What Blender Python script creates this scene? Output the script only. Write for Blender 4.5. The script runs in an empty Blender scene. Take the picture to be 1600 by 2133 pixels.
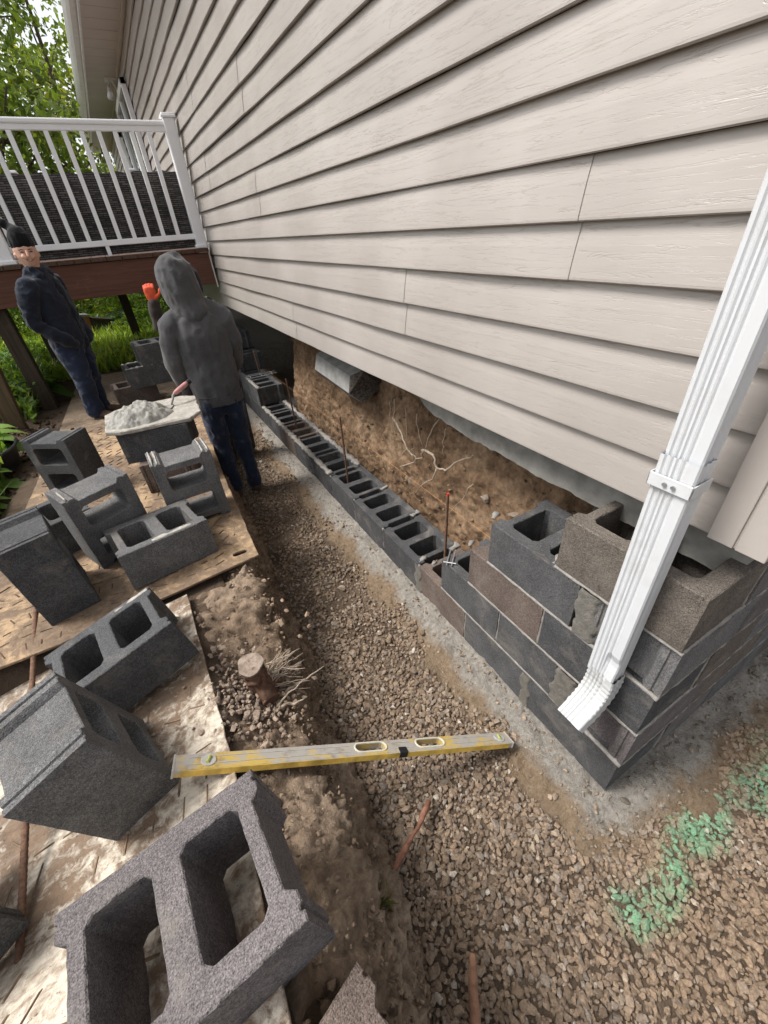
import bpy, bmesh, math, random
import numpy as np
from mathutils import Vector, Matrix
from mathutils.geometry import tessellate_polygon
random.seed(7)
RNG = np.random.default_rng(11)
SC = bpy.context.scene
COL = SC.collection
PI = math.pi

# ------------------------------------------------------------------ camera
F_PX, W_PX, H_PX = 857.104, 1600.0, 2133.0
def rodr(r):
    r = np.array(r, float); t = np.linalg.norm(r); k = r / t
    K = np.array([[0, -k[2], k[1]], [k[2], 0, -k[0]], [-k[1], k[0], 0]])
    return np.eye(3) + math.sin(t) * K + (1 - math.cos(t)) * K @ K
CAM_POS = np.array([-0.92903, -0.21101, 1.7644])
_c, _s = math.cos(.6), math.sin(.6)
CAM_R = rodr([-0.00667, -0.39451, -0.35151]) @ np.array([[1, 0, 0], [0, -_s, -_c], [0, _c, -_s]])
cam_data = bpy.data.cameras.new('camera')
cam = bpy.data.objects.new('camera', cam_data); COL.objects.link(cam)
cam_data.sensor_fit = 'VERTICAL'; cam_data.sensor_height = 32.0
cam_data.lens = F_PX / H_PX * 32.0
cam_data.clip_start = 0.02; cam_data.clip_end = 2000
_m = Matrix([list(CAM_R[0]), list(-CAM_R[1]), list(-CAM_R[2])]).transposed().to_4x4()
_m.translation = Vector(CAM_POS); cam.matrix_world = _m
SC.camera = cam
SC.render.resolution_x, SC.render.resolution_y = 768, 1024

# ------------------------------------------------------------------ sky, sun, exposure
SUN_DIR = Vector((-0.50, 0.24, 0.83)).normalized()       # towards the bright part of the cloud cover
world = bpy.data.worlds.new('World'); SC.world = world; world.use_nodes = True
wn, wl = world.node_tree.nodes, world.node_tree.links
wn.clear()
w_out = wn.new('ShaderNodeOutputWorld'); w_bg = wn.new('ShaderNodeBackground')
w_sky = wn.new('ShaderNodeTexSky'); w_sky.sky_type = 'NISHITA'; w_sky.sun_disc = False
w_sky.sun_elevation = math.asin(SUN_DIR.z)
w_sky.sun_rotation = math.atan2(SUN_DIR.x, SUN_DIR.y)
w_sky.air_density = 1.0; w_sky.dust_density = 3.0; w_sky.ozone_density = 1.0
w_hs = wn.new('ShaderNodeHueSaturation'); w_hs.inputs['Saturation'].default_value = 0.22
w_hs.inputs['Value'].default_value = 1.0
wl.new(w_sky.outputs[0], w_hs.inputs['Color']); wl.new(w_hs.outputs[0], w_bg.inputs[0])
w_bg.inputs[1].default_value = 0.088
wl.new(w_bg.outputs[0], w_out.inputs[0])
sun_d = bpy.data.lights.new('sun', 'SUN'); sun_d.energy = 1.5; sun_d.angle = math.radians(20)
sun_d.color = (1.0, 0.97, 0.93)
sun = bpy.data.objects.new('sun', sun_d); COL.objects.link(sun)
sun.rotation_euler = SUN_DIR.to_track_quat('Z', 'Y').to_euler()
sun.location = (-8, 3, 12)
SC.view_settings.view_transform = 'Standard'
SC.view_settings.look = 'None'
SC.view_settings.exposure = 1.42
SC.view_settings.gamma = 1.0
SC.cycles.use_denoising = True
SC.cycles.max_bounces = 8
SC.cycles.diffuse_bounces = 4
SC.cycles.transparent_max_bounces = 12

# ------------------------------------------------------------------ helpers
def ray(u, v):
    return CAM_R.T @ np.array([(u - 800) / F_PX, (v - 1066.5) / F_PX, 1])
def onx(u, v, x): d = ray(u, v); return CAM_POS + d * (x - CAM_POS[0]) / d[0]
def ony(u, v, y): d = ray(u, v); return CAM_POS + d * (y - CAM_POS[1]) / d[1]
def onz(u, v, z): d = ray(u, v); return CAM_POS + d * (z - CAM_POS[2]) / d[2]

def _hash(ix, iy, iz, seed):
    h = (ix * 374761393 + iy * 668265263 + iz * 2147483647 + seed * 974711) & 0xFFFFFFFF
    h = ((h ^ (h >> 13)) * 1274126177) & 0xFFFFFFFF
    return ((h ^ (h >> 16)) & 0xFFFF) / 65535.0
def vnoise(p, seed=0):
    """value noise in -1..1 for an (n,3) array"""
    p = np.asarray(p, float); i = np.floor(p).astype(np.int64); f = p - i; f = f * f * (3 - 2 * f)
    r = 0
    for dx in (0, 1):
        for dy in (0, 1):
            for dz in (0, 1):
                w = (f[:, 0] if dx else 1 - f[:, 0]) * (f[:, 1] if dy else 1 - f[:, 1]) * (f[:, 2] if dz else 1 - f[:, 2])
                r = r + w * _hash(i[:, 0] + dx, i[:, 1] + dy, i[:, 2] + dz, seed)
    return r * 2 - 1
def fbm(p, scale=1.0, octs=4, seed=0, gain=.5):
    p = np.asarray(p, float) * scale; a, r = 1.0, 0
    for o in range(octs):
        r = r + a * vnoise(p, seed + o * 17); p = p * 2.03 + 5.1; a *= gain
    return r
def sstep(a, b, x):
    t = np.clip((np.asarray(x, float) - a) / (b - a), 0, 1); return t * t * (3 - 2 * t)

def link(o, parent=None):
    COL.objects.link(o)
    if parent is not None: o.parent = parent
    return o
def tag(o, label=None, cat=None, group=None, kind=None):
    if label: o['label'] = label
    if cat: o['category'] = cat
    if group: o['group'] = group
    if kind: o['kind'] = kind
    return o
def empty(name, loc=(0, 0, 0), rot=(0, 0, 0)):
    o = bpy.data.objects.new(name, None); COL.objects.link(o); o.location = loc; o.rotation_euler = rot
    o.empty_display_size = .1
    return o
def mesh_obj(name, verts, faces, mats, parent=None, smooth=False, mi=None, colors=None):
    me = bpy.data.meshes.new(name)
    me.from_pydata([tuple(map(float, v)) for v in verts], [], [tuple(map(int, f)) for f in faces])
    for m in (mats if isinstance(mats, (list, tuple)) else [mats]): me.materials.append(m)
    if mi is not None: me.polygons.foreach_set('material_index', np.asarray(mi, np.int32))
    me.polygons.foreach_set('use_smooth', np.full(len(me.polygons), bool(smooth)))
    if colors is not None:
        a = me.color_attributes.new('col', 'FLOAT_COLOR', 'POINT')
        a.data.foreach_set('color', np.asarray(colors, np.float32).ravel())
    me.update()
    return link(bpy.data.objects.new(name, me), parent)
def tri_mesh(name, V, T, mats, parent=None, smooth=False, colors=None):
    """fast path for large triangle soups, V (n,3) T (m,3)"""
    me = bpy.data.meshes.new(name); V = np.asarray(V, np.float32); T = np.asarray(T, np.int32); k = T.shape[1]
    me.vertices.add(len(V)); me.vertices.foreach_set('co', V.ravel())
    me.loops.add(T.size); me.loops.foreach_set('vertex_index', T.ravel())
    me.polygons.add(len(T)); me.polygons.foreach_set('loop_start', np.arange(0, T.size, k, dtype=np.int32))
    me.polygons.foreach_set('loop_total', np.full(len(T), k, np.int32))
    me.polygons.foreach_set('use_smooth', np.full(len(T), bool(smooth)))
    for m in (mats if isinstance(mats, (list, tuple)) else [mats]): me.materials.append(m)
    me.update(calc_edges=True)
    if colors is not None:
        a = me.color_attributes.new('col', 'FLOAT_COLOR', 'POINT')
        a.data.foreach_set('color', np.asarray(colors, np.float32).ravel())
    return link(bpy.data.objects.new(name, me), parent)

class MB:
    """collects boxes, tubes and prisms into one mesh"""
    def __init__(self): self.v = []; self.f = []; self.mi = []
    def add(self, verts, faces, m=0):
        b = len(self.v); self.v += [tuple(map(float, x)) for x in verts]
        self.f += [tuple(i + b for i in q) for q in faces]; self.mi += [m] * len(faces); return self
    def box(self, lo, hi, m=0, bev=0.0, M=None):
        (x0, y0, z0), (x1, y1, z1) = lo, hi
        if bev <= 0:
            V = [(x, y, z) for x in (x0, x1) for y in (y0, y1) for z in (z0, z1)]
            Fc = [(0, 1, 3, 2), (4, 6, 7, 5), (0, 4, 5, 1), (2, 3, 7, 6), (0, 2, 6, 4), (1, 5, 7, 3)]
        else:
            bm = bmesh.new(); bmesh.ops.create_cube(bm, size=1)
            for v in bm.verts:
                v.co = Vector(((x0 + x1) / 2 + v.co.x * (x1 - x0), (y0 + y1) / 2 + v.co.y * (y1 - y0), (z0 + z1) / 2 + v.co.z * (z1 - z0)))
            bmesh.ops.bevel(bm, geom=list(bm.edges), offset=bev, segments=2, affect='EDGES', profile=.5)
            bm.verts.index_update()
            V = [tuple(v.co) for v in bm.verts]; Fc = [tuple(v.index for v in f.verts) for f in bm.faces]; bm.free()
        if M is not None: V = [tuple(M @ Vector(v)) for v in V]
        return self.add(V, Fc, m)
    def tube(self, pts, rad, n=8, m=0, caps=True):
        P = [Vector(p) for p in pts]; k = len(P)
        R = rad if isinstance(rad, (list, tuple)) else [rad] * k
        V = []; ref = None
        for i, p in enumerate(P):
            t = (P[min(i + 1, k - 1)] - P[max(i - 1, 0)]).normalized()
            if ref is None: ref = Vector((0, 0, 1)) if abs(t.z) < .9 else Vector((1, 0, 0))
            a = (ref - t * ref.dot(t)).normalized(); b = t.cross(a); ref = a
            r = R[i]; ra, rb = (r if isinstance(r, tuple) else (r, r))
            V += [p + a * ra * math.cos(2 * PI * j / n) + b * rb * math.sin(2 * PI * j / n) for j in range(n)]
        Fc = [(i * n + j, i * n + (j + 1) % n, (i + 1) * n + (j + 1) % n, (i + 1) * n + j) for i in range(k - 1) for j in range(n)]
        if caps: Fc += [tuple(range(n))[::-1], tuple((k - 1) * n + j for j in range(n))]
        return self.add(V, Fc, m)
    def prism(self, poly, z0, z1, m=0, M=None):
        n = len(poly)
        V = [(x, y, z0) for x, y in poly] + [(x, y, z1) for x, y in poly]
        if M is not None: V = [tuple(M @ Vector(v)) for v in V]
        Fc = [(i, (i + 1) % n, n + (i + 1) % n, n + i) for i in range(n)] + [tuple(range(n))[::-1], tuple(range(n, 2 * n))]
        return self.add(V, Fc, m)
    def build(self, name, mats, parent=None, smooth=False):
        return mesh_obj(name, self.v, self.f, mats, parent, smooth, self.mi)
def fix_normals(o):
    bm = bmesh.new(); bm.from_mesh(o.data); bmesh.ops.recalc_face_normals(bm, faces=bm.faces); bm.to_mesh(o.data); bm.free(); return o
def copy_tree(o, parent=None):
    c = o.copy(); link(c, parent)
    for ch in [x for x in bpy.data.objects if x.parent == o]: copy_tree(ch, c)
    return c
def offset_poly(poly, d):
    """move a ccw polygon inwards by d"""
    n = len(poly); out = []
    for i in range(n):
        p0, p1, p2 = np.array(poly[i - 1]), np.array(poly[i]), np.array(poly[(i + 1) % n])
        t = p2 - p0; t = t / (np.linalg.norm(t) + 1e-9); out.append(tuple(p1 + d * np.array([-t[1], t[0]])))
    return out
def resample(poly, step, jit=0.0, rng=None):
    out = []; n = len(poly)
    for i in range(n):
        a, b = np.array(poly[i]), np.array(poly[(i + 1) % n]); L = np.linalg.norm(b - a); k = max(1, int(round(L / step)))
        for j in range(k):
            p = a + (b - a) * j / k
            if jit and rng is not None: p = p + rng.normal(0, jit, 2)
            out.append(tuple(p))
    return out
def holed_prism(outer, holes, h, bev=.003, hole_scale=1.0, jz=0.0, rng=None, layers=2, rim=0.0):
    """ccw outer, ccw holes; a slab from z=0 to h with soft rims; returns verts, faces"""
    V, Fc = [], []
    loops = [outer] + holes
    rings_top, rings_bot = [], []
    for li, lp in enumerate(loops):
        n = len(lp); base = len(V)
        inward = bev if li == 0 else -bev
        lpi = offset_poly(lp, inward)
        c = np.mean(np.array(lp), axis=0)
        def at(pl, z, s=1.0):
            return [(c[0] + (p[0] - c[0]) * s, c[1] + (p[1] - c[1]) * s, z) for p in pl]
        sc = 1.0 if li == 0 else hole_scale
        levels = [(lpi, 0.0, sc), (lp, bev, sc)]
        for k in range(1, layers): levels.append((lp, bev + (h - 2 * bev) * k / layers, 1 + (sc - 1) * (1 - k / layers)))
        levels += [(lp, h - bev, 1.0), (lpi, h, 1.0)]
        for li_, (pl, z, s) in enumerate(levels):
            q = at(pl, z, s)
            if rim and rng is not None and (li_ < 2 or li_ > len(levels) - 3): q = [(a + rng.normal(0, rim), b + rng.normal(0, rim), zz - abs(rng.normal(0, rim * .7)) * (1 if li_ > 2 else -1)) for a, b, zz in q]
            if jz and rng is not None: q = [(a, b, zz + rng.normal(0, jz)) for a, b, zz in q]
            V += q
        m = len(levels)
        for k in range(m - 1):
            for j in range(n):
                a = base + k * n + j; b = base + k * n + (j + 1) % n
                q = (a, b, b + n, a + n)
                Fc.append(q if li == 0 else q[::-1])
        rings_bot.append(list(range(base, base + n))); rings_top.append(list(range(base + (m - 1) * n, base + m * n)))
    for rings, up in ((rings_top, True), (rings_bot, False)):
        polys = [[Vector((V[i][0], V[i][1], 0)) for i in r] for r in rings]
        flat = [i for r in rings for i in r]
        for t in tessellate_polygon(polys):
            a, b, c2 = (flat[i] for i in t)
            pa, pb, pc = (np.array(V[i][:2]) for i in (a, b, c2))
            ccw = (pb[0] - pa[0]) * (pc[1] - pa[1]) - (pb[1] - pa[1]) * (pc[0] - pa[0]) > 0
            Fc.append((a, b, c2) if ccw == up else (a, c2, b))
    return V, Fc
# ------------------------------------------------------------------ materials
class NT:
    def __init__(self, name, rough=.8, spec=.3):
        self.m = bpy.data.materials.new(name); self.m.use_nodes = True
        self.t = self.m.node_tree; self.b = self.t.nodes['Principled BSDF']
        self.b.inputs['Roughness'].default_value = rough
        self.b.inputs['Specular IOR Level'].default_value = spec
        self._tc = None
    def n(self, typ, ins=None, **props):
        nd = self.t.nodes.new(typ)
        for k, v in props.items(): setattr(nd, k, v)
        for k, v in (ins or {}).items(): self.put(nd.inputs[k], v)
        return nd
    def put(self, sock, v):
        if isinstance(v, bpy.types.NodeSocket): self.t.links.new(v, sock)
        else: sock.default_value = v
    def coord(self, kind='pos', scale=(1, 1, 1), rot=(0, 0, 0)):
        if kind == 'pos': s = self.n('ShaderNodeNewGeometry').outputs['Position']
        else: s = self.n('ShaderNodeTexCoord').outputs['Object']
        mp = self.n('ShaderNodeMapping', {'Scale': scale, 'Rotation': rot}); self.put(mp.inputs[0], s)
        return mp.outputs[0]
    def noise(self, vec, scale, detail=4, rough=.55, dist=0):
        nd = self.n('ShaderNodeTexNoise', {'Scale': scale, 'Detail': detail, 'Roughness': rough, 'Distortion': dist}); self.put(nd.inputs['Vector'], vec)
        return nd.outputs['Fac']
    def vor(self, vec, scale, feature='F1', out='Distance', rnd=1.0):
        nd = self.n('ShaderNodeTexVoronoi', {'Scale': scale}, feature=feature); self.put(nd.inputs['Vector'], vec)
        if 'Randomness' in nd.inputs: nd.inputs['Randomness'].default_value = rnd
        return nd.outputs[out]
    def ramp(self, fac, stops, interp='LINEAR'):
        nd = self.n('ShaderNodeValToRGB'); cr = nd.color_ramp; cr.interpolation = interp
        while len(cr.elements) < len(stops): cr.elements.new(.5)
        for e, (p, c) in zip(cr.elements, stops):
            e.position = p; e.color = (c, c, c, 1) if isinstance(c, (int, float)) else (*c, 1)
        self.put(nd.inputs[0], fac); return nd.outputs[0]
    def mix(self, fac, a, b, mode='MIX'):
        nd = self.n('ShaderNodeMix', data_type='RGBA', blend_type=mode)
        self.put(nd.inputs[0], fac); self.put(nd.inputs[6], a if isinstance(a, bpy.types.NodeSocket) else (*a, 1)); self.put(nd.inputs[7], b if isinstance(b, bpy.types.NodeSocket) else (*b, 1))
        return nd.outputs[2]
    def math(self, op, a, b=0.0):
        nd = self.n('ShaderNodeMath', operation=op); self.put(nd.inputs[0], a); self.put(nd.inputs[1], b); return nd.outputs[0]
    def color(self, c): self.put(self.b.inputs['Base Color'], c if isinstance(c, bpy.types.NodeSocket) else (*c, 1))
    def rough(self, r): self.put(self.b.inputs['Roughness'], r)
    def bump(self, h, strength=.5, dist=.01, prev=None):
        nd = self.n('ShaderNodeBump', {'Strength': strength, 'Distance': dist}); self.put(nd.inputs['Height'], h)
        if prev is not None: self.put(nd.inputs['Normal'], prev)
        self.put(self.b.inputs['Normal'], nd.outputs[0]); return nd.outputs[0]
    def sep(self, vec):
        nd = self.n('ShaderNodeSeparateXYZ'); self.put(nd.inputs[0], vec); return nd.outputs

def m_plain(name, col, rough=.6, var=.12, scale=20, bump=.0, bscale=80, spec=.3, metal=0.0):
    t = NT(name, rough, spec); v = t.coord('pos')
    f = t.noise(v, scale, 5); c2 = tuple(max(0, x * (1 - var)) for x in col); c1 = tuple(min(1, x * (1 + var)) for x in col)
    t.color(t.mix(t.ramp(f, [(.3, 0.0), (.7, 1.0)]), c2, c1)); t.b.inputs['Metallic'].default_value = metal
    if bump: t.bump(t.noise(v, bscale, 4), bump, .004)
    return t.m

def m_block():
    t = NT('concrete_block', .92, .2); v = t.coord('obj'); g = t.coord('pos')
    oi = t.n('ShaderNodeObjectInfo')
    fine = t.noise(v, 330, 3, .65); mid = t.noise(v, 110, 3, .6); blot = t.noise(g, 9, 4, .6)
    k = t.ramp(fine, [(.30, .42), (.5, .96), (.72, 1.65)])
    k2 = t.ramp(blot, [(.25, .72), (.75, 1.28)]); k3 = t.ramp(t.noise(v, 125, 3, .7), [(.34, .74), (.5, 1.0), (.68, 1.28)])
    c = t.mix(1.0, oi.outputs['Color'], k, 'MULTIPLY'); c = t.mix(1.0, c, k2, 'MULTIPLY'); c = t.mix(1.0, c, k3, 'MULTIPLY')
    dust = t.ramp(t.noise(g, 6, 8, .72, .5), [(.53, 0.0), (.72, .55)])
    c = t.mix(dust, c, (.24, .215, .185)); t.color(c)
    pits = t.ramp(t.vor(v, 210), [(0.0, 0.0), (.45, 1.0)])
    b1 = t.bump(t.math('ADD', pits, mid), .7, .003)
    return t.m
def m_mortar(name='mortar', col=(.27, .25, .225), wet=.75):
    t = NT(name, wet, .35); g = t.coord('pos')
    a = t.noise(g, 30, 6, .65); b = t.noise(g, 220, 3, .6)
    c = t.mix(t.ramp(a, [(.3, 0.0), (.7, 1.0)]), tuple(x * .72 for x in col), tuple(x * 1.25 for x in col))
    c = t.mix(t.ramp(b, [(.58, 0.0), (.75, .5)]), c, tuple(x * .5 for x in col)); t.color(c)
    t.bump(t.math('ADD', t.noise(g, 70, 5, .7), t.math('MULTIPLY', b, .4)), .8, .008)
    return t.m
def m_dirt(name='dirt', dark=(.150, .104, .071), mid=(.250, .182, .127), light=(.37, .285, .210)):
    t = NT(name, .95, .15); g = t.coord('pos')
    a = t.noise(g, 3.2, 8, .62, .6); b = t.noise(g, 28, 6, .65); d = t.noise(g, 130, 4, .7)
    c = t.ramp(a, [(.28, dark), (.5, mid), (.72, light)])
    c = t.mix(1.0, c, t.ramp(b, [(.3, .55), (.7, 1.35)]), 'MULTIPLY')
    c = t.mix(t.ramp(d, [(.64, 0.0), (.76, .55)]), c, (.30, .235, .17)); t.color(c)
    p = t.bump(t.math('ADD', t.noise(g, 24, 8, .70), t.math('MULTIPLY', d, .3)), .75, .026)
    return t.m
def m_ground():
    """trench floor and yard: gravel fines, tan sand and a wet concrete collar round the block wall"""
    t = NT('ground_soil', .93, .2); g = t.coord('pos'); s = t.sep(g)
    x, y = s[0], s[1]
    # distance outside the L of the block wall: max(-x, 0) where y>0 ; max(-y,0) where y<0
    dx = t.math('MAXIMUM', t.math('MULTIPLY', x, -1.0), 0.0); dy = t.math('MAXIMUM', t.math('MULTIPLY', y, -1.0), 0.0)
    d = t.math('POWER', t.math('ADD', t.math('POWER', dx, 2.0), t.math('POWER', dy, 2.0)), .5)
    wob = t.math('MULTIPLY', t.math('SUBTRACT', t.noise(g, 5, 5, .65), .5), .22)
    dw = t.math('ADD', d, wob)
    a = t.noise(g, 4, 7, .6); b = t.noise(g, 45, 6, .7); e = t.noise(g, 160, 4, .7)
    soil = t.ramp(a, [(.3, (.085, .060, .041)), (.5, (.150, .108, .075)), (.72, (.22, .165, .118))])
    sand = t.ramp(b, [(.3, (.21, .145, .088)), (.55, (.335, .245, .160)), (.75, (.43, .34, .245))])
    conc = t.ramp(b, [(.28, (.235, .21, .178)), (.55, (.40, .365, .318)), (.75, (.51, .475, .425))])
    c = t.mix(t.ramp(dw, [(.20, .9), (.27, 0.0)]), soil, sand)
    c = t.mix(t.ramp(dw, [(.095, 1.0), (.15, 0.0)]), c, conc)
    c = t.mix(t.ramp(e, [(.60, 0.0), (.74, .5)]), c, (.05, .038, .028)); t.color(c)
    t.bump(t.math('ADD', t.noise(g, 26, 8, .75), t.math('MULTIPLY', e, .4)), 1.0, .03)
    return t.m
def m_vcol(name, rough=.85, bump=.4, bscale=150, spec=.3, var=.35):
    t = NT(name, rough, spec); g = t.coord('pos')
    at = t.n('ShaderNodeAttribute', attribute_name='col')
    n = t.noise(g, bscale, 4, .65)
    t.color(t.mix(1.0, at.outputs['Color'], t.ramp(n, [(.3, 1 - var), (.7, 1 + var)]), 'MULTIPLY'))
    if bump: t.bump(n, bump, .004)
    return t.m
def m_leaf(name, trans=.35, rough=.45):
    t = NT(name, rough, .35); at = t.n('ShaderNodeAttribute', attribute_name='col'); t.color(at.outputs['Color'])
    tr = t.n('ShaderNodeBsdfTranslucent'); t.put(tr.inputs[0], t.mix(1.0, at.outputs['Color'], (1.5, 1.6, .7), 'MULTIPLY'))
    mx = t.n('ShaderNodeMixShader', {0: trans}); t.put(mx.inputs[1], t.b.outputs[0]); t.put(mx.inputs[2], tr.outputs[0])
    t.put(t.t.nodes['Material Output'].inputs[0], mx.outputs[0])
    return t.m
def m_siding():
    t = NT('vinyl_siding', .38, .5); g = t.coord('pos', (1, 1, 1))
    gl = t.coord('pos', (40, 2.2, 44))                 # wood grain, long along the wall
    warp = t.noise(t.coord('pos', (20, 5, 20)), 1.0, 3)
    grain = t.n('ShaderNodeTexNoise', {'Scale': 1.0, 'Detail': 6.0, 'Roughness': .6, 'Distortion': 1.1}); t.put(grain.inputs['Vector'], gl)
    line = t.ramp(t.math('ABSOLUTE', t.math('SUBTRACT', grain.outputs[0], .5)), [(0.0, 0.0), (.016, 1.0)])
    a = t.noise(g, 2.2, 4, .55)
    c = t.ramp(a, [(.3, (.330, .296, .267)), (.7, (.396, .361, .330))])
    c = t.mix(t.math('MULTIPLY', t.math('SUBTRACT', 1.0, line), .22), c, (.25, .21, .18))
    st = t.ramp(t.noise(t.coord('pos', (6, 3.5, 14)), 1.6, 7, .68), [(.64, 0.0), (.84, .25)])
    c = t.mix(st, c, (.56, .55, .54))
    oi = t.n('ShaderNodeObjectInfo')
    c = t.mix(1.0, c, t.ramp(oi.outputs['Random'], [(0.0, .96), (1.0, 1.03)]), 'MULTIPLY'); t.color(c)
    t.bump(t.math('ADD', line, t.math('MULTIPLY', t.noise(t.coord('pos', (90, 9, 90)), 1.0, 5), .6)), .35, .0016)
    return t.m
def m_mat(name, base, mud, amt):
    t = NT(name, .78, .3); g = t.coord('pos')
    a = t.noise(g, 3.6, 8, .66, .9); b = t.noise(g, 30, 6, .7, .5); s = t.noise(t.coord('pos', (30, 90, 30), (0, 0, .6)), 1.0, 5, .7, .7)
    f = t.math('ADD', t.math('MULTIPLY', a, .62), t.math('MULTIPLY', b, .38))
    c = t.mix(t.ramp(s, [(.35, 0.0), (.7, .55)]), base, tuple(x * .62 for x in base))
    c = t.mix(t.ramp(f, [(amt - .05, 0.0), (amt + .045, 1.0)]), c, t.ramp(b, [(.3, tuple(x * .5 for x in mud)), (.7, tuple(min(1, x * 1.5) for x in mud))])); t.color(c)
    strand = t.noise(t.coord('pos', (14, 75, 30), (0, 0, -.7)), 1.0, 4, .6, .4); c = t.mix(t.ramp(strand, [(.52, 0.0), (.66, .45)]), c, tuple(x * .38 for x in base))
    spk = t.ramp(t.noise(g, 75, 4, .7), [(.64, 0.0), (.70, .8)]); c2 = t.mix(spk, c, (.045, .034, .025)); t.color(c2)
    t.bump(t.math('ADD', f, t.math('MULTIPLY', b, .3)), .7, .012)
    return t.m
def m_wood(name, dark, light, axis='x', rough=.75):
    sc = {'x': (2.0, 40, 40), 'y': (40, 2.0, 40), 'z': (40, 40, 2.0)}[axis]
    t = NT(name, rough, .25); v = t.coord('pos', sc); n = t.noise(v, 1.0, 6, .6, 1.2); g = t.coord('pos')
    c = t.mix(t.ramp(n, [(.3, 0.0), (.7, 1.0)]), dark, light)
    c = t.mix(t.ramp(t.noise(g, 7, 6, .65), [(.62, 0.0), (.78, .35)]), c, tuple(min(1, x * 1.9 + .03) for x in light)); t.color(c)
    t.bump(n, .35, .004); return t.m
def m_cloth(name, col, dust=(.3, .28, .26), amt=.66, wr=.5):
    t = NT(name, .95, .1); g = t.coord('pos')
    a = t.noise(g, 6, 6, .62); f = t.noise(g, 420, 2, .6)
    c = t.mix(t.ramp(a, [(.3, 0.0), (.7, 1.0)]), tuple(x * .75 for x in col), tuple(x * 1.25 for x in col))
    c = t.mix(t.ramp(t.noise(g, 13, 7, .68), [(amt, 0.0), (amt + .16, .38)]), c, dust)
    c = t.mix(1.0, c, t.ramp(f, [(.3, .75), (.7, 1.25)]), 'MULTIPLY'); t.color(c)
    p = t.bump(t.noise(t.coord('pos', (1, 1, .7)), 17, 4, .55, .8), wr, .02)
    t.b.inputs['Sheen Weight'].default_value = .15
    return t.m
def m_white(name='white_aluminium', col=(.60, .61, .62), rough=.36):
    t = NT(name, rough, .5); g = t.coord('pos')
    a = t.noise(g, 9, 6, .65); c = t.mix(t.ramp(a, [(.48, 0.0), (.78, .5)]), col, (.40, .385, .35))
    c = t.mix(t.ramp(t.noise(g, 60, 4, .7), [(.71, 0.0), (.76, .5)]), c, (.30, .27, .22)); t.color(c)
    t.bump(t.noise(g, 14, 3), .06, .004); return t.m

M_BLOCK = m_block(); M_MORTAR = m_mortar(); M_FRESH = m_mortar('fresh_mortar', (.29, .28, .25), .6)
M_DIRT = m_dirt(); M_DIRT2 = m_dirt('clay_face', (.095, .059, .034), (.215, .137, .082), (.34, .235, .148))
M_GROUND = m_ground(); M_STONE = m_vcol('gravel_stone', .8, .5, 170)
M_SIDING = m_siding(); M_TRIM = m_plain('corner_trim', (.46, .415, .375), .5, .04, 6, .1, 300)
M_WHITE = m_white(); M_PVC = m_plain('white_pvc', (.82, .82, .83), .35, .03, 8, .0)
M_SOFFIT = m_plain('soffit_vinyl', (.55, .50, .46), .55, .05, 4); M_FASCIA = m_white('gutter_white', (.70, .70, .70), .3)
M_ELBOW = m_white('stained_elbow', (.50, .505, .50), .45)
M_HOUSE = m_plain('house_sheathing', (.10, .09, .08), .9)
M_CONC = m_plain('old_concrete', (.215, .208, .188), .95, .35, 11, .5, 60)
M_RIM = m_wood('stained_rim', (.085, .038, .026), (.150, .070, .048), 'x')
M_DECK = m_wood('deck_board', (.05, .030, .022), (.12, .070, .050), 'y')
M_POST = m_wood('treated_post', (.030, .022, .015), (.075, .055, .038), 'z')
M_MAT1 = m_mat('cream_mat', (.68, .60, .49), (.165, .112, .074), .495)
M_MAT2 = m_mat('ochre_mat', (.44, .305, .180), (.165, .114, .076), .470)
M_MAT3 = m_mat('muddy_mat', (.36, .275, .19), (.22, .16, .11), .47)
M_BAR = m_plain('mud_caked_bar', (.20, .140, .092), .9, .5, 30, .5, 120)
M_BAR2 = m_plain('dark_bar', (.105, .068, .040), .9, .5, 30, .5, 120)
M_BAR3 = m_plain('worn_bar', (.40, .32, .235), .8, .3, 30)
M_RUST = m_plain('rusty_steel', (.15, .085, .055), .85, .45, 90, .6, 260)
M_GALV = m_plain('galvanised_wire', (.42, .42, .43), .45, .1, 60, 0, 80, .5, .7)
M_RED = m_plain('red_cap', (.42, .05, .03), .6)
M_ROOT = m_plain('pale_root', (.36, .29, .22), .85, .3, 60, .4, 200)
M_BARK = m_plain('bark', (.085, .062, .045), .95, .35, 25, .9, 40)
M_LEAF = m_leaf('leaf'); M_GRASS = m_leaf('grass_blade', .3, .5)
M_BLACK = m_plain('black_plastic', (.018, .018, .02), .4, .2, 20)
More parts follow.
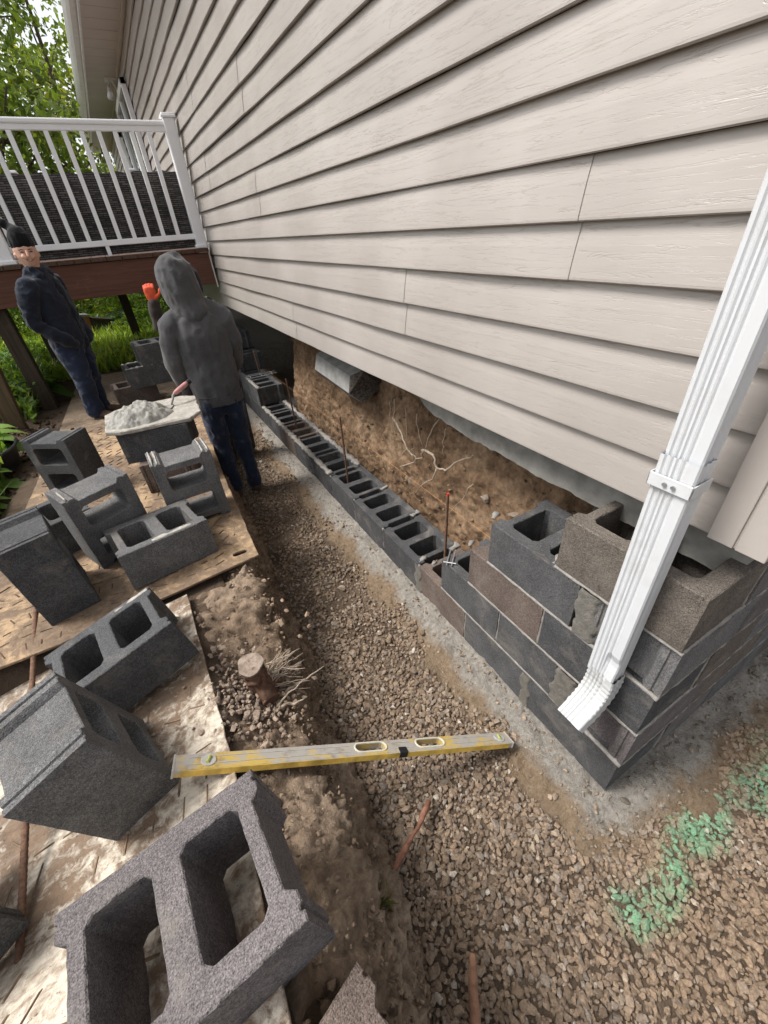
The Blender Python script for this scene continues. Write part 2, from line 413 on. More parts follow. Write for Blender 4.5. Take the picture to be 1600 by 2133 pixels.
# ------------------------------------------------------------------ organic surfaces
def chain(mb, pts, n=14):
    """rounded tube through (x,y,z,ra,rb); ra across (x-ish), rb in depth"""
    P = [Vector(p[:3]) for p in pts]; R = [(p[3], p[4] if len(p) > 4 else p[3]) for p in pts]
    d0 = (P[0] - P[1]).normalized(); d1 = (P[-1] - P[-2]).normalized()
    a = [P[0] + d0 * min(R[0]) * f for f in (.75, .45)]; c = [P[-1] + d1 * min(R[-1]) * f for f in (.45, .75)]
    PP = a + P + c; RR = [tuple(r * .45 for r in R[0]), tuple(r * .83 for r in R[0])] + R + [tuple(r * .83 for r in R[-1]), tuple(r * .45 for r in R[-1])]
    V = []; k = len(PP)
    for i, p in enumerate(PP):
        t = (PP[min(i + 1, k - 1)] - PP[max(i - 1, 0)]).normalized()
        ref = Vector((1, 0, 0)) if abs(t.x) < .85 else Vector((0, 1, 0))
        u = (ref - t * ref.dot(t)).normalized(); w = t.cross(u)
        V += [p + u * RR[i][0] * math.cos(2 * PI * j / n) + w * RR[i][1] * math.sin(2 * PI * j / n) for j in range(n)]
    Fc = [(i * n + j, i * n + (j + 1) % n, (i + 1) * n + (j + 1) % n, (i + 1) * n + j) for i in range(k - 1) for j in range(n)] + [tuple(range(n))[::-1], tuple((k - 1) * n + j for j in range(n))]
    mb.add(V, Fc)
def skin_of(chains, name, mat, parent, voxel=.011, smooth=6, wr=0.0, wscale=14, seed=0, zstretch=.6, post=None):
    mb = MB()
    for c in chains: chain(mb, c)
    o = mb.build(name, mat); fix_normals(o)
    m = o.modifiers.new('r', 'REMESH'); m.mode = 'VOXEL'; m.voxel_size = voxel
    s = o.modifiers.new('s', 'SMOOTH'); s.iterations = smooth; s.factor = .5
    dg = bpy.context.evaluated_depsgraph_get(); me = bpy.data.meshes.new_from_object(o.evaluated_get(dg)); bpy.data.objects.remove(o)
    n = len(me.vertices); co = np.empty(n * 3); me.vertices.foreach_get('co', co); co = co.reshape(-1, 3)
    if wr:
        no = np.empty(n * 3); me.vertices.foreach_get('normal', no); no = no.reshape(-1, 3)
        q = co * np.array([1, 1, zstretch]); rid = 1 - np.abs(fbm(q, wscale, 3, seed)) * 1.6
        co = co + no * (wr * (rid + .6 * fbm(q, wscale * .45, 3, seed + 4)))[:, None]
    if post is not None: co = post(co)
    me.vertices.foreach_set('co', co.ravel()); me.polygons.foreach_set('use_smooth', np.ones(len(me.polygons), bool)); me.name = name; me.materials.clear(); me.materials.append(mat); me.update()
    ob = link(bpy.data.objects.new(name, me), parent); return ob
# ------------------------------------------------------------------ terrain
def interp(y, ys, vs): return np.interp(y, ys, vs)
EDGE_Y = [-6, -1.5, -.4, -.1, .08, .36, .53, .82, 1.12, 1.48, 3.0, 4.3, 5.4, 6.4]
EDGE_T = [-1.3, -1.25, -1.02, -.94, -.92, -.88, -.90, -.87, -.82, -.83, -.76, -.68, -.62, -.6]      # top of the left bank
EDGE_B = [-1.2, -1.1, -.93, -.85, -.79, -.78, -.77, -.74, -.69, -.68, -.60, -.52, -.48, -.46]       # its foot
BANK_Y = [-6, -1.5, -.3, .15, .45, .74, 1.12, 1.4, 2, 4.2, 5, 7, 9, 14]
BANK_Z = [.4, .4, .36, .34, .27, .26, .30, .385, .425, .41, .34, .32, .26, .2]
def bank_top(y): return interp(y, BANK_Y, BANK_Z)
TRENCH_END = 6.3
def mat1_z(x, y):
    return interp(y, [-.6, -.3, .15, .45, .74, 1.12, 1.42], [.62, .615, .572, .435, .382, .412, .415]) + .15 * (np.asarray(x) + 1.35)
def ground_z(x, y):
    x = np.asarray(x, float); y = np.asarray(y, float)
    p = np.stack([x, y, 0 * x], -1)
    floor = -.035 + .012 * fbm(p, 5, 4, 3) + .03 * sstep(.16, -.02, -x) * (y > -.1) * 0
    coll = np.sqrt(np.maximum(-x, 0) ** 2 + np.maximum(-y, 0) ** 2)
    floor = floor + .034 * sstep(.20, .06, coll + .05 * fbm(p, 6, 3, 5)) + .017 * fbm(p, 17, 4, 8, .6) * sstep(.32, .1, coll)
    top = bank_top(y) + .035 * fbm(p, 2.6, 5, 9)
    m1 = mat1_z(x, y) - .03 + .008 * fbm(p, 9, 3, 2)
    w1 = sstep(-.95, -1.12, x) * sstep(-1.0, -.5, y) * sstep(1.55, 1.40, y)
    top = (top - .03) * (1 - w1) + m1 * w1
    # below the far mats keep it flat and under them
    w2 = sstep(-.60, -.72, x) * sstep(-2.15, -1.98, x) * sstep(1.35, 1.45, y) * sstep(7.0, 6.8, y)
    flat = interp(y, [1.4, 4.1, 4.2, 6.9], [.415, .41, .345, .285])
    top = top * (1 - w2) + flat * w2
    # the yard: mound of spoil left of the mats, then flat
    yard = interp(y, [-2, 2, 4, 7, 12, 40], [.45, .36, .36, .26, .18, -.1]) + .05 * fbm(p, 1.1, 4, 21)
    yard = yard + .16 * np.exp(-((x + 2.35) / .35) ** 2 - ((y - 4.4) / .8) ** 2)
    wy = sstep(-2.0, -2.2, x); top = top * (1 - wy) + yard * wy
    wf = sstep(6.8, 7.4, y); top = top * (1 - wf) + (yard) * wf
    xt = interp(y, EDGE_Y, EDGE_T); inside = sstep(0.0, .05, x - (xt - .13)) * sstep(TRENCH_END + .25, TRENCH_END - .1, y)
    return top * (1 - inside) + floor * inside
def axis(*segs):
    out = []
    for a, b, st in segs: out += list(np.arange(a, b - 1e-9, st))
    out.append(segs[-1][1]); return np.array(out)
gx = axis((-80, -20, 12), (-20, -6, 1.4), (-6, -2.4, .24), (-2.4, -1.1, .04), (-1.1, .30, .02), (.30, 1.3, .05), (1.3, 4, .5), (4, 80, 14))
gy = axis((-40, -6, 6), (-6, -1.2, .5), (-1.2, -.7, .06), (-.7, 2.2, .02), (2.2, 7.4, .05), (7.4, 16, .35), (16, 40, 2), (40, 160, 15))
GX, GY = np.meshgrid(gx, gy, indexing='ij')
GZ = ground_z(GX.ravel(), GY.ravel())
V = np.stack([GX.ravel(), GY.ravel(), GZ], -1)
nyy = len(gy); ii, jj = np.meshgrid(np.arange(len(gx) - 1), np.arange(nyy - 1), indexing='ij'); a = (ii * nyy + jj).ravel()
tag(tri_mesh('ground', V, np.stack([a, a + nyy, a + nyy + 1, a + 1], -1), M_GROUND, smooth=True), 'brown soil and footing of the open trench and yard', 'ground', kind='structure')

def ribbon(name, ys, ss, fn, mat, amp, seed, label):
    """a rough earth face swept over y and a profile parameter s"""
    Y, S = np.meshgrid(ys, ss, indexing='ij'); y, s = Y.ravel(), S.ravel()
    P, N = fn(y, s)
    lip = sstep(0, .06, s)
    d = lip * amp * (.55 * fbm(P, 3.5, 4, seed) + .75 * (np.abs(fbm(P, 11, 4, seed + 3)) - .3)) + lip * amp * .40 * np.abs(fbm(P, 30, 5, seed + 7, .62)) - lip * amp * .8 * sstep(.07, .0, np.abs(fbm(P * np.array([1, 1, .6]), 5.0, 4, seed + 12)))
    P = P + N * d[:, None]
    n = len(ss); ii, jj = np.meshgrid(np.arange(len(ys) - 1), np.arange(n - 1), indexing='ij'); a = (ii * n + jj).ravel()
    o = tri_mesh(name, P, np.stack([a, a + 1, a + n + 1, a + n], -1), mat, smooth=True)
    fix_normals(o); return tag(o, label, 'earth bank', kind='structure')
def left_bank(y, s):
    xt, xb, zt = interp(y, EDGE_Y, EDGE_T), interp(y, EDGE_Y, EDGE_B), bank_top(y)
    hump = .03 * np.exp(-((s - .22) / .12) ** 2)
    # s: 0 = back on the top, .25 = lip, 1 = foot
    xk = np.where(y < 1.45, -1.13, xt - .16)
    zk = np.where(y < 1.42, mat1_z(-1.13, np.clip(y, -.6, 1.4)) - .022, zt)
    x = np.where(s < .25, xk + (xt - xk) * (s / .25), xt + (xb - xt) * ((s - .25) / .75) ** 1.25)
    z = np.where(s < .25, zk + (zt - zk) * (s / .25) - .014, zt - .014 + (-.075 - zt) * ((s - .25) / .75) ** .95) + hump
    x = x + .05 * np.exp(-((y - 1.35) / .3) ** 2) * (s > .25) * 0
    nx = np.where(s < .25, .25, .85); nz = np.where(s < .25, .97, .5)
    return np.stack([x, y, z], -1), np.stack([nx, 0 * y, nz], -1)
ribbon('trench_bank', axis((-1.2, 2.4, .011), (2.4, 6.3, .03)), np.linspace(0, 1, 74), left_bank, M_DIRT, .050, 31, 'muddy brown earth bank dropping from the ground mats into the trench')
def right_bank(y, s):
    # dirt face under the house, foot behind the block row
    xf = .335 + .03 * sstep(0, 1.5, y); 
    x = xf + .11 * s + .10 * s ** 3; z = -.02 + 1.12 * s
    x = x + .9 * sstep(4.25, 4.9, y) * (1 - 0 * s)
    return np.stack([x, y, z], -1), np.stack([-.92 + 0 * y, 0 * y, .35 + 0 * y], -1)
ribbon('dirt_bank', axis((.30, 4.2, .013), (4.2, 7.2, .04)), np.linspace(0, 1, 84), right_bank, M_DIRT2, .034, 51, 'reddish brown clay face cut away below the house wall')

# gravel: crushed stones, every one a hull of its own
def stone_shape(seed, n=17):
    rg = np.random.default_rng(seed); p = rg.normal(size=(n, 3)); p /= np.linalg.norm(p, axis=1)[:, None]
    p *= (rg.uniform(.86, 1.08, n))[:, None] * np.array([rg.uniform(.95, 1.25), rg.uniform(.8, 1.0), rg.uniform(.65, .85)])
    bm = bmesh.new(); vs = [bm.verts.new(q) for q in p]; r = bmesh.ops.convex_hull(bm, input=vs)
    bmesh.ops.delete(bm, geom=list({e for e in r['geom_interior'] if isinstance(e, bmesh.types.BMVert)} | {e for e in r['geom_unused'] if isinstance(e, bmesh.types.BMVert)}), context='VERTS')
    bmesh.ops.triangulate(bm, faces=bm.faces); bmesh.ops.recalc_face_normals(bm, faces=bm.faces); bm.verts.index_update()
    V = np.array([v.co[:] for v in bm.verts]); T = np.array([[v.index for v in f.verts] for f in bm.faces]); bm.free(); return V, T
SHAPES = [stone_shape(s) for s in range(14)]
def rand_rot(n, rg):
    q = rg.normal(size=(n, 4)); q /= np.linalg.norm(q, axis=1)[:, None]; w, x, y, z = q.T
    return np.stack([np.stack([1 - 2 * (y * y + z * z), 2 * (x * y - z * w), 2 * (x * z + y * w)], -1), np.stack([2 * (x * y + z * w), 1 - 2 * (x * x + z * z), 2 * (y * z - x * w)], -1), np.stack([2 * (x * z - y * w), 2 * (y * z + x * w), 1 - 2 * (x * x + y * y)], -1)], 1)
def stones(name, P, R, colors, mat, rg, post=None):
    VV, TT, CC = [], [], []; b = 0; which = rg.integers(0, len(SHAPES), len(P)); rot = rand_rot(len(P), rg)
    for k, (sv, st) in enumerate(SHAPES):
        idx = np.where(which == k)[0]
        if not len(idx): continue
        v = np.einsum('nij,vj->nvi', rot[idx], sv) * R[idx][:, None, None]; v[:, :, 2] *= .8; v += P[idx][:, None, :]
        VV.append(v.reshape(-1, 3)); CC.append(np.repeat(colors[idx], len(sv), axis=0))
        off = b + np.arange(len(idx))[:, None, None] * len(sv); TT.append((st[None] + off).reshape(-1, 3)); b += len(idx) * len(sv)
    C4 = np.concatenate(CC); C4 = np.concatenate([C4, np.ones((len(C4), 1))], 1)
    VA = np.concatenate(VV)
    if post is not None: C4 = post(VA, C4)
    return tri_mesh(name, VA, np.concatenate(TT), mat, colors=C4)
def gravel_cols(n, rg, P):
    base = np.array([[.228, .164, .112], [.205, .152, .110], [.262, .192, .134], [.230, .188, .150], [.30, .236, .175], [.168, .120, .083]])
    c = base[rg.choice(6, n, p=[.30, .22, .18, .13, .07, .10])] * rg.uniform(.75, 1.25, (n, 1))
    light = rg.random(n) < .02; c[light] = np.array([.48, .42, .35]) * rg.uniform(.8, 1.1, (light.sum(), 1))
    dirt = sstep(-.1, .5, fbm(P, 2.2, 4, 77))[:, None] * .55            # patches coated in mud
    c = c * .93; return c * (1 - dirt) + np.array([.235, .165, .108]) * rg.uniform(.7, 1.2, (n, 1)) * dirt
def poisson_like(x0, x1, y0, y1, step, rg):
    nx, ny = int((x1 - x0) / step), int((y1 - y0) / (step * .87)); I, J = np.meshgrid(np.arange(nx), np.arange(ny), indexing='ij')
    x = x0 + (I + .5 * (J % 2)).ravel() * step; y = y0 + J.ravel() * step * .87
    return x + rg.normal(0, step * .3, len(x)), y + rg.normal(0, step * .3, len(y))
rg = np.random.default_rng(5)
xs, ys = [], []
for (x0, x1, y0, y1, st) in ((-1.1, 1.5, -.85, 1.4, .0158), (-.95, .0, 1.4, 5.8, .0185), (-1.1, 1.5, -.85, 1.4, .021)):
    x, y = poisson_like(x0, x1, y0, y1, st, rg); xs.append(x); ys.append(y)
x, y = np.concatenate(xs), np.concatenate(ys)
p3 = np.stack([x, y, 0 * x], -1)
coll = np.sqrt(np.maximum(-x, 0) ** 2 + np.maximum(-y, 0) ** 2)
inner = (x > -.005) & (y > -.005)
keep = ~inner & (coll + .10 * fbm(p3, 5, 4, 13) > interp(y, [-.1, .8, 1.6, 3.2], [.17, .19, .20, .19])) & (x > interp(y, EDGE_Y, EDGE_B) - .02 + .03 * fbm(p3, 7, 3, 61))
thin = (rg.random(len(x)) > .10) & ~((fbm(p3, 3.1, 4, 90) > .55) & (rg.random(len(x)) < .45))
keep &= thin
x, y = x[keep], y[keep]; r = np.clip(rg.lognormal(math.log(.0100), .27, len(x)), .005, .021)
z = ground_z(x, y) + r * rg.uniform(.05, .75, len(x)); P = np.stack([x, y, z], -1)
col = gravel_cols(len(x), rg, P)
# green survey paint sprayed across the stones, from beside the corner towards the end wall
PA, PB = np.array([-.27, -.25]), np.array([.85, -.262])
dline = np.abs((y - (-.250)) - .010 * np.sin(x * 9)); along = x
pm = sstep(.062, .035, dline + .035 * fbm(P, 16, 3, 44)) * sstep(-.30, -.22, along + .03 * fbm(P, 12, 2, 4)) * (rg.random(len(x)) < .86) * sstep(.75, .25, fbm(P, 7, 3, 8))
pm = pm * 0
green = np.array([.085, .42, .26]) * rg.uniform(.75, 1.35, (len(x), 1)); col = col * (1 - pm[:, None]) + green * pm[:, None]
def spray(V, C):
    d = np.abs((V[:, 1] + .250) - .014 * np.sin(V[:, 0] * 9) - .012 * np.sin(V[:, 0] * 23))
    m = sstep(.085, .012, d + .034 * fbm(V, 14, 4, 44)) * sstep(-.30, -.22, V[:, 0] + .03 * fbm(V, 12, 2, 4)) * sstep(-.050, -.026, V[:, 2])
    m = m * sstep(-.9, .35, fbm(V, 75, 3, 71) + .35 * fbm(V, 9, 3, 5)) * .60
    g = np.array([.11, .33, .19]) * (1 + .35 * fbm(V, 30, 3, 6))[:, None]
    C = C.copy(); C[:, :3] = C[:, :3] * (1 - m[:, None]) + g * m[:, None]; return C
tag(stones('gravel', P, r, col, M_STONE, rg, spray), 'brown crushed gravel over the trench floor, sprayed with a green paint stripe', 'gravel', kind='stuff')
# pebbles and clods in the banks, on the collar and round the stump
pts, rad, cols = [], [], []
def scatter(n, fx, rr, tint):
    q = fx(n); pts.append(q); rad.append(np.clip(rg.lognormal(math.log(rr), .38, n), .002, .028)); cols.append(np.array(tint) * rg.uniform(.6, 1.35, (n, 1)))
def on_bank(n):
    yy = rg.uniform(-.7, 1.9, n); ss = rg.uniform(.0, 1, n); P, _ = left_bank(yy, ss); return P + rg.normal(0, .012, (n, 3)) + np.array([.012, 0, .012])
scatter(2600, on_bank, .0058, (.20, .145, .10))
def on_collar(n):
    yy = rg.uniform(-.3, 4.6, n); xx = -np.abs(rg.normal(0, .16, n)) - .01; return np.stack([xx, yy, ground_z(xx, yy) + .002], -1)
scatter(900, on_collar, .0065, (.27, .205, .15))
def on_end(n):
    xx = rg.uniform(-.2, 1.4, n); yy = -np.abs(rg.normal(0, .12, n)) - .01; return np.stack([xx, yy, ground_z(xx, yy) + .002], -1)
scatter(420, on_end, .007, (.20, .17, .135))
def on_face(n):
    yy = rg.uniform(.3, 3.6, n); ss = rg.uniform(.02, .9, n); P, _ = right_bank(yy, ss); return P + np.array([-.012, 0, 0])
scatter(520, on_face, .008, (.17, .115, .07))
def stump_heap(n):
    xx = rg.normal(-1.0, .07, n); yy = rg.normal(.85, .12, n); tt = np.clip((xx + 1.13) / .25, 0, 1); zz = (mat1_z(-1.13, yy) - .02) * (1 - tt) + bank_top(yy) * tt; return np.stack([xx, yy, zz + .008 + rg.uniform(0, .018, n)], -1)
scatter(520, stump_heap, .0085, (.25, .19, .145))
def bank_lip(n):
    yy = rg.uniform(1.0, 1.40, n); xx = rg.normal(-.92, .08, n); return np.stack([xx, yy, bank_top(yy) + .01], -1)
scatter(160, bank_lip, .011, (.24, .175, .12))
def mound(n):
    xx = rg.normal(-2.25, .2, n); yy = rg.normal(4.2, .7, n); return np.stack([xx, yy, ground_z(xx, yy) + .01], -1)
scatter(700, mound, .016, (.075, .045, .028))
P = np.concatenate(pts)
tag(stones('pebbles', P, np.concatenate(rad), np.concatenate(cols), M_STONE, rg), 'loose pebbles and clods of earth over the banks and the footing', 'pebbles', kind='stuff')
# big embedded rocks in the clay face
rocks = [((1010, 1040), .045, (.27, .22, .175)), ((860, 1000), .05, (.24, .18, .13)), ((1075, 1075), .035, (.25, .19, .14))]
for (u, v), rr, tint in rocks:
    q = onx(u, v, .40); o = stones('rock', np.array([q]), np.array([rr]), np.array([tint]), M_STONE, rg)
    tag(o, 'pale stone bulging from the clay face %s' % {1010: 'below the torn concrete edge', 860: 'under the spread white roots', 1075: 'beside the red topped rod'}[u], 'rock')
# ------------------------------------------------------------------ house
HX, HZ0, EXPO = .100, 1.103, .127
HOUSE_Y1 = 15.6; SOFFIT_Z = 3.80; EAVE_X = -.30
house = empty('house', (0, 0, 0)); tag(house, 'house clad in greige vinyl siding with white eave and gutter', 'house')
b = MB(); b.box((.135, .02, 1.135), (7.5, HOUSE_Y1, 3.95)); b.build('wall', M_HOUSE, house)
def siding_profile(k):
    """(outward, z) points of a double course panel, bottom to top"""
    pts = []
    for c in range(2):
        z0 = HZ0 + (2 * k + c) * EXPO
        pts += [(-.020, z0 + .001), (-.004, z0 - .001), (0.0, z0 + .002), (0.0, z0 + .007), (-.0035, z0 + .035), (-.0095, z0 + .075), (-.0195, z0 + EXPO - .001)]
    return pts
def siding_panel(k, y0, y1, lift, end=False):
    pr = siding_profile(k); ys = np.linspace(y0, y1, max(2, int((y1 - y0) / .25)))
    V, Fc = [], []; n = len(pr)
    for yy in ys:
        wv = .0022 * math.sin(yy * 2.1 + k * 1.7) + .0014 * math.sin(yy * 5.3 + k * 2.3) + .0010 * math.sin(yy * 9.7 + k)
        for (o, z) in pr:
            x = HX - o - lift + wv
            V.append((x, yy, z) if not end else (HX + (yy), -.012 + (x - HX) , z))
    for i in range(len(ys) - 1):
        for j in range(n - 1):
            a = i * n + j; q = (a, a + 1, a + n + 1, a + n); Fc.append(q[::-1] if not end else q)
    o = mesh_obj('siding_panel', V, Fc, M_SIDING, house, smooth=False)
    sm = o.data.polygons; 
    return o
JOINTS = {0: [2.95, 6.6], 1: [1.43, 5.1, 8.7], 2: [.62, 4.76, 8.0], 3: [3.25, 6.9], 4: [4.65, 8.4], 5: [3.2, 6.9], 6: [4.6, 8.0], 7: [1.9, 5.1, 8.8], 8: [3.4, 7.0], 9: [1.2, 4.7, 8.3], 10: [3.0, 6.6]}
NROW = 11
for k in range(NROW):
    js = [.06] + JOINTS.get(k, []) + ([11.8] if k % 2 else [10.6, 13.9]) + [HOUSE_Y1]
    js = sorted(js)
    for i in range(len(js) - 1):
        y0, y1 = js[i], js[i + 1] + (.03 if i < len(js) - 2 else 0)
        if k >= 2 and y0 > 12 and False: continue
        siding_panel(k, y0, y1, .0022 if i % 2 else .0)
for k in range(NROW): siding_panel(k, .0, 5.5, 0, True)
# outside corner trim
b = MB(); b.box((.074, -.028, HZ0 + .008), (.090, .030, 3.8), bev=.002); b.box((.080, .029, HZ0 + .009), (.090, .036, 3.8)); b.box((.074, .035, HZ0 + .008), (.090, .088, 3.8), bev=.002); b.box((.088, -.040, HZ0 + .008), (.19, -.027, 3.8), bev=.003); b.build('corner_trim', M_TRIM, house)
# soffit, fascia, gutter
b = MB()
for i in range(52):
    y0 = -.3 + i * .31; b.box((EAVE_X, y0, SOFFIT_Z), (.112, y0 + .302, SOFFIT_Z + .012))
b.build('soffit', M_SOFFIT, house)
b = MB(); b.box((.082, .06, SOFFIT_Z - .03), (.112, HOUSE_Y1, SOFFIT_Z - .001)); b.build('soffit_moulding', M_SOFFIT, house)
b = MB(); b.box((EAVE_X - .022, -.35, SOFFIT_Z - .025), (EAVE_X - .001, HOUSE_Y1 + .25, SOFFIT_Z + .17)); b.build('fascia', M_FASCIA, house)
prof = [(-.024, .02), (-.085, .02), (-.112, .06), (-.105, .09), (-.125, .13), (-.125, .145), (-.118, .145), (-.118, .135), (-.1, .09), (-.106, .062), (-.083, .026), (-.03, .026), (-.03, .145), (-.024, .145)]
V = [(EAVE_X + px, yy, SOFFIT_Z + pz) for yy in (-.35, HOUSE_Y1 + .25) for px, pz in prof]; n = len(prof)
Fc = [(i, (i + 1) % n, n + (i + 1) % n, n + i) for i in range(n)] + [tuple(range(n)), tuple(range(n, 2 * n))[::-1]]
fix_normals(mesh_obj('gutter', V, Fc, M_FASCIA, house))
b = MB(); b.box((EAVE_X - .03, -.4, SOFFIT_Z + .172), (8, HOUSE_Y1 + .3, SOFFIT_Z + .20)); b.build('roof', m_plain('roof_shingle', (.06, .055, .05), .95, .3, 40), house)
# patio door seen edge on beyond the railing
dr = MB(); yA, yB, zA, zB = 8.35, 10.25, 1.70, 3.62
for (lo, hi) in (((.035, yA, zA), (.098, yA + .07, zB)), ((.035, yB - .07, zA), (.098, yB, zB)), ((.035, yA, zB - .07), (.098, yB, zB)), ((.035, yA, zA), (.098, yB, zA + .06)), ((.045, (yA + yB) / 2 - .05, zA), (.096, (yA + yB) / 2 + .05, zB))): dr.box(lo, hi, bev=.004)
door = dr.build('patio_door', M_PVC, house)
g = NT('door_glass', .05, .6); g.color((.03, .035, .04)); mesh_obj('pane', [(.07, yA, zA), (.07, yB, zA), (.07, yB, zB), (.07, yA, zB)], [(0, 1, 2, 3)], g.m, door)
wd = MB(); 
for (lo, hi) in (((.05, 11.2, 2.35), (.098, 11.28, 3.5)), ((.05, 12.3, 2.35), (.098, 12.38, 3.5)), ((.05, 11.2, 3.42), (.098, 12.38, 3.5)), ((.05, 11.2, 2.35), (.098, 12.38, 2.43))): wd.box(lo, hi, bev=.004)
w = wd.build('window', M_PVC, house); mesh_obj('pane', [(.085, 11.2, 2.35), (.085, 12.38, 2.35), (.085, 12.38, 3.5), (.085, 11.2, 3.5)], [(0, 1, 2, 3)], g.m, w)
# torn edge of the old foundation wall under the siding
ys = np.arange(.02, 1.62, .012); low = interp(ys, [0, .45, .56, .74, 1.01, 1.35, 1.5, 1.62], [.95, .955, .962, .955, .968, .985, 1.06, 1.10]) + .006 * fbm(np.stack([ys, ys * 0, ys * 0], -1), 22, 5, 3)
V = []; Fc = []
for yy, zl in zip(ys, low):
    for (x, z) in ((.19, 1.134), (.19, zl), (.30, zl + .015), (.30, 1.134)): V.append((x, yy, z))
for i in range(len(ys) - 1):
    for j in range(4): a = i * 4; Fc.append((a + j, a + (j + 1) % 4, a + 4 + (j + 1) % 4, a + 4 + j))
Fc += [(0, 1, 2, 3), tuple(len(V) - 4 + k for k in (3, 2, 1, 0))]
fix_normals(mesh_obj('foundation_edge', V, Fc, M_CONC, house, smooth=False))
# floodlight on the soffit
fl = empty('flood_light', tuple(onz(228, 163, SOFFIT_Z))); tag(fl, 'twin white flood light fixture hanging under the soffit', 'light')
b = MB(); b.box((-.075, -.09, -.028), (.075, .09, 0), bev=.006); b.build('base_plate', M_FASCIA, fl)
for sgn in (-1, 1):
    b = MB(); b.tube([(sgn * .03, 0, -.02), (sgn * .035, -.01, -.07), (sgn * .05, -.03, -.10)], .012, 8); b.build('arm', M_FASCIA, fl)
    b = MB(); b.tube([(sgn * .05, -.03, -.09), (sgn * .055, -.05, -.13), (sgn * .06, -.07, -.17), (sgn * .07, -.10, -.23)], [.018, .024, .032, .052], 14); b.build('lamp_head', M_FASCIA, fl, True)
# downspout
ds = empty('downspout', (0, 0, 0)); tag(ds, 'fluted white aluminium downspout with strap and elbow at the house corner', 'downspout')
def spout_ring(cx, cy, cz, tilt=0.0, s=1.0):
    """rectangle with flutes in its long outer face; tilt turns the ring out of the wall about y"""
    W, D = .0385 * s, .0275 * s; pts = []
    k = 25
    for i in range(k):                       # outer face, y from + to -
        t = i / (k - 1); yy = W * (1 - 2 * t); fl = 0
        if .12 < t < .70: fl = .0052 * (.5 - .5 * math.cos((t - .12) / .58 * 2 * PI * 4))
        pts.append((-D + fl, yy))
    pts[0] = (-D + .004, W); pts[-1] = (-D + .004, -W)
    for t in (.25, .4, .55, .7): pts.append((-D + 2 * D * t + 0, -W + (.003 if t in (.4, .7) else 0)))
    pts += [(D - .003, -W), (D, -W + .003), (D, W - .003), (D - .003, W)]
    ca, sa = math.cos(tilt), math.sin(tilt)
    return [(cx + px * ca, cy + py, cz + px * -sa) for px, py in pts]
def loft(rings, name, mat, parent, smooth=False, caps=False):
    V = [p for r in rings for p in r]; n = len(rings[0])
    Fc = [(i * n + j, i * n + (j + 1) % n, (i + 1) * n + (j + 1) % n, (i + 1) * n + j) for i in range(len(rings) - 1) for j in range(n)]
    if caps: Fc += [tuple(range(n)), tuple((len(rings) - 1) * n + j for j in range(n))[::-1]]
    return fix_normals(mesh_obj(name, V, Fc, mat, parent, smooth))
DSX, DSY = -.034, .144
rings = [spout_ring(DSX + .016, DSY + .004, z) for z in (3.52, 2.4, 1.32)]
loft(rings, 'upper_pipe', M_WHITE, ds)
rings = []
for z in (1.335, 1.30, 1.285, 1.25, 1.1, .9, .72, .69, .67, .60):
    pinch = 1.02 if z > 1.29 else 1.0; q = spout_ring(DSX, DSY - .006 * (1.3 - z), z, 0, 1.05 * pinch)
    if .66 < z < .70: q = [(x + (.010 if (x < DSX - .015 and yy < DSY - .004) else 0), yy, zz) for x, yy, zz in q]   # dent
    rings.append(q)
loft(rings, 'lower_pipe', M_WHITE, ds)
rings = []; cx, cz, ang = DSX, .615, 0.0
for i in range(23):
    s = 1.07 + (.055 if (i % 2 and 2 < i < 18) else 0)
    rings.append(spout_ring(cx, DSY - .010, cz, ang, s))
    st = .0105; ang = min(1.0, max(0, (i - 3)) * .08) ; cx -= st * math.sin(ang); cz -= st * math.cos(ang)
loft(rings, 'elbow', M_ELBOW, ds)
b = MB()
for (lo, hi) in (((-.0705, .0985, 1.262), (-.0665, .190, 1.292)), ((-.0705, .0985, 1.262), (.0, .1015, 1.292)), ((-.0705, .187, 1.262), (.0, .190, 1.292))): b.box(lo, hi, bev=.001)
b.build('strap', M_WHITE, ds)
for yy in (.152, .134):
    b = MB(); b.tube([(-.0755, yy, 1.277), (-.072, yy, 1.277)], .0045, 10); b.build('screw', M_GALV, ds)
b = MB(); b.tube([(DSX + .016, DSY, 3.50), (-.12, DSY, 3.62), (-.32, DSY, 3.72), (EAVE_X - .075, DSY, 3.83)], .036, 12); b.build('offset_pipe', M_WHITE, ds)
# broken footing chunk hanging from the clay
ch = []
for i in range(5):
    t = i / 4; yy = 2.42 + .56 * t
    sec = [(.232, .805), (.262, .915), (.34, .945), (.50, .93), (.50, .80), (.300, .725)]
    ch.append([(x + .02 * math.sin(k * 3 + i) * (i == 0) - .02 * t, yy + (.03 * math.sin(k * 2.3) if i == 0 else 0), z + .05 * t) for k, (x, z) in enumerate(sec)])
o = loft(ch, 'concrete_chunk', m_plain('chunk_face', (.26, .255, .24), .9, .25, 14, .4, 70), None, False, True); _e = [(x_ + .0, y_ - .012 - .02 * math.sin(k * 2.1) ** 2, z_) for k, (x_, y_, z_) in enumerate(ch[0])]; loft([ch[0], _e], 'broken_end', m_plain('aggregate', (.085, .072, .06), .95, .7, 60, 1.0, 90), o, False, True); tag(o, 'broken grey footing slab jutting from the clay face under the siding', 'concrete')
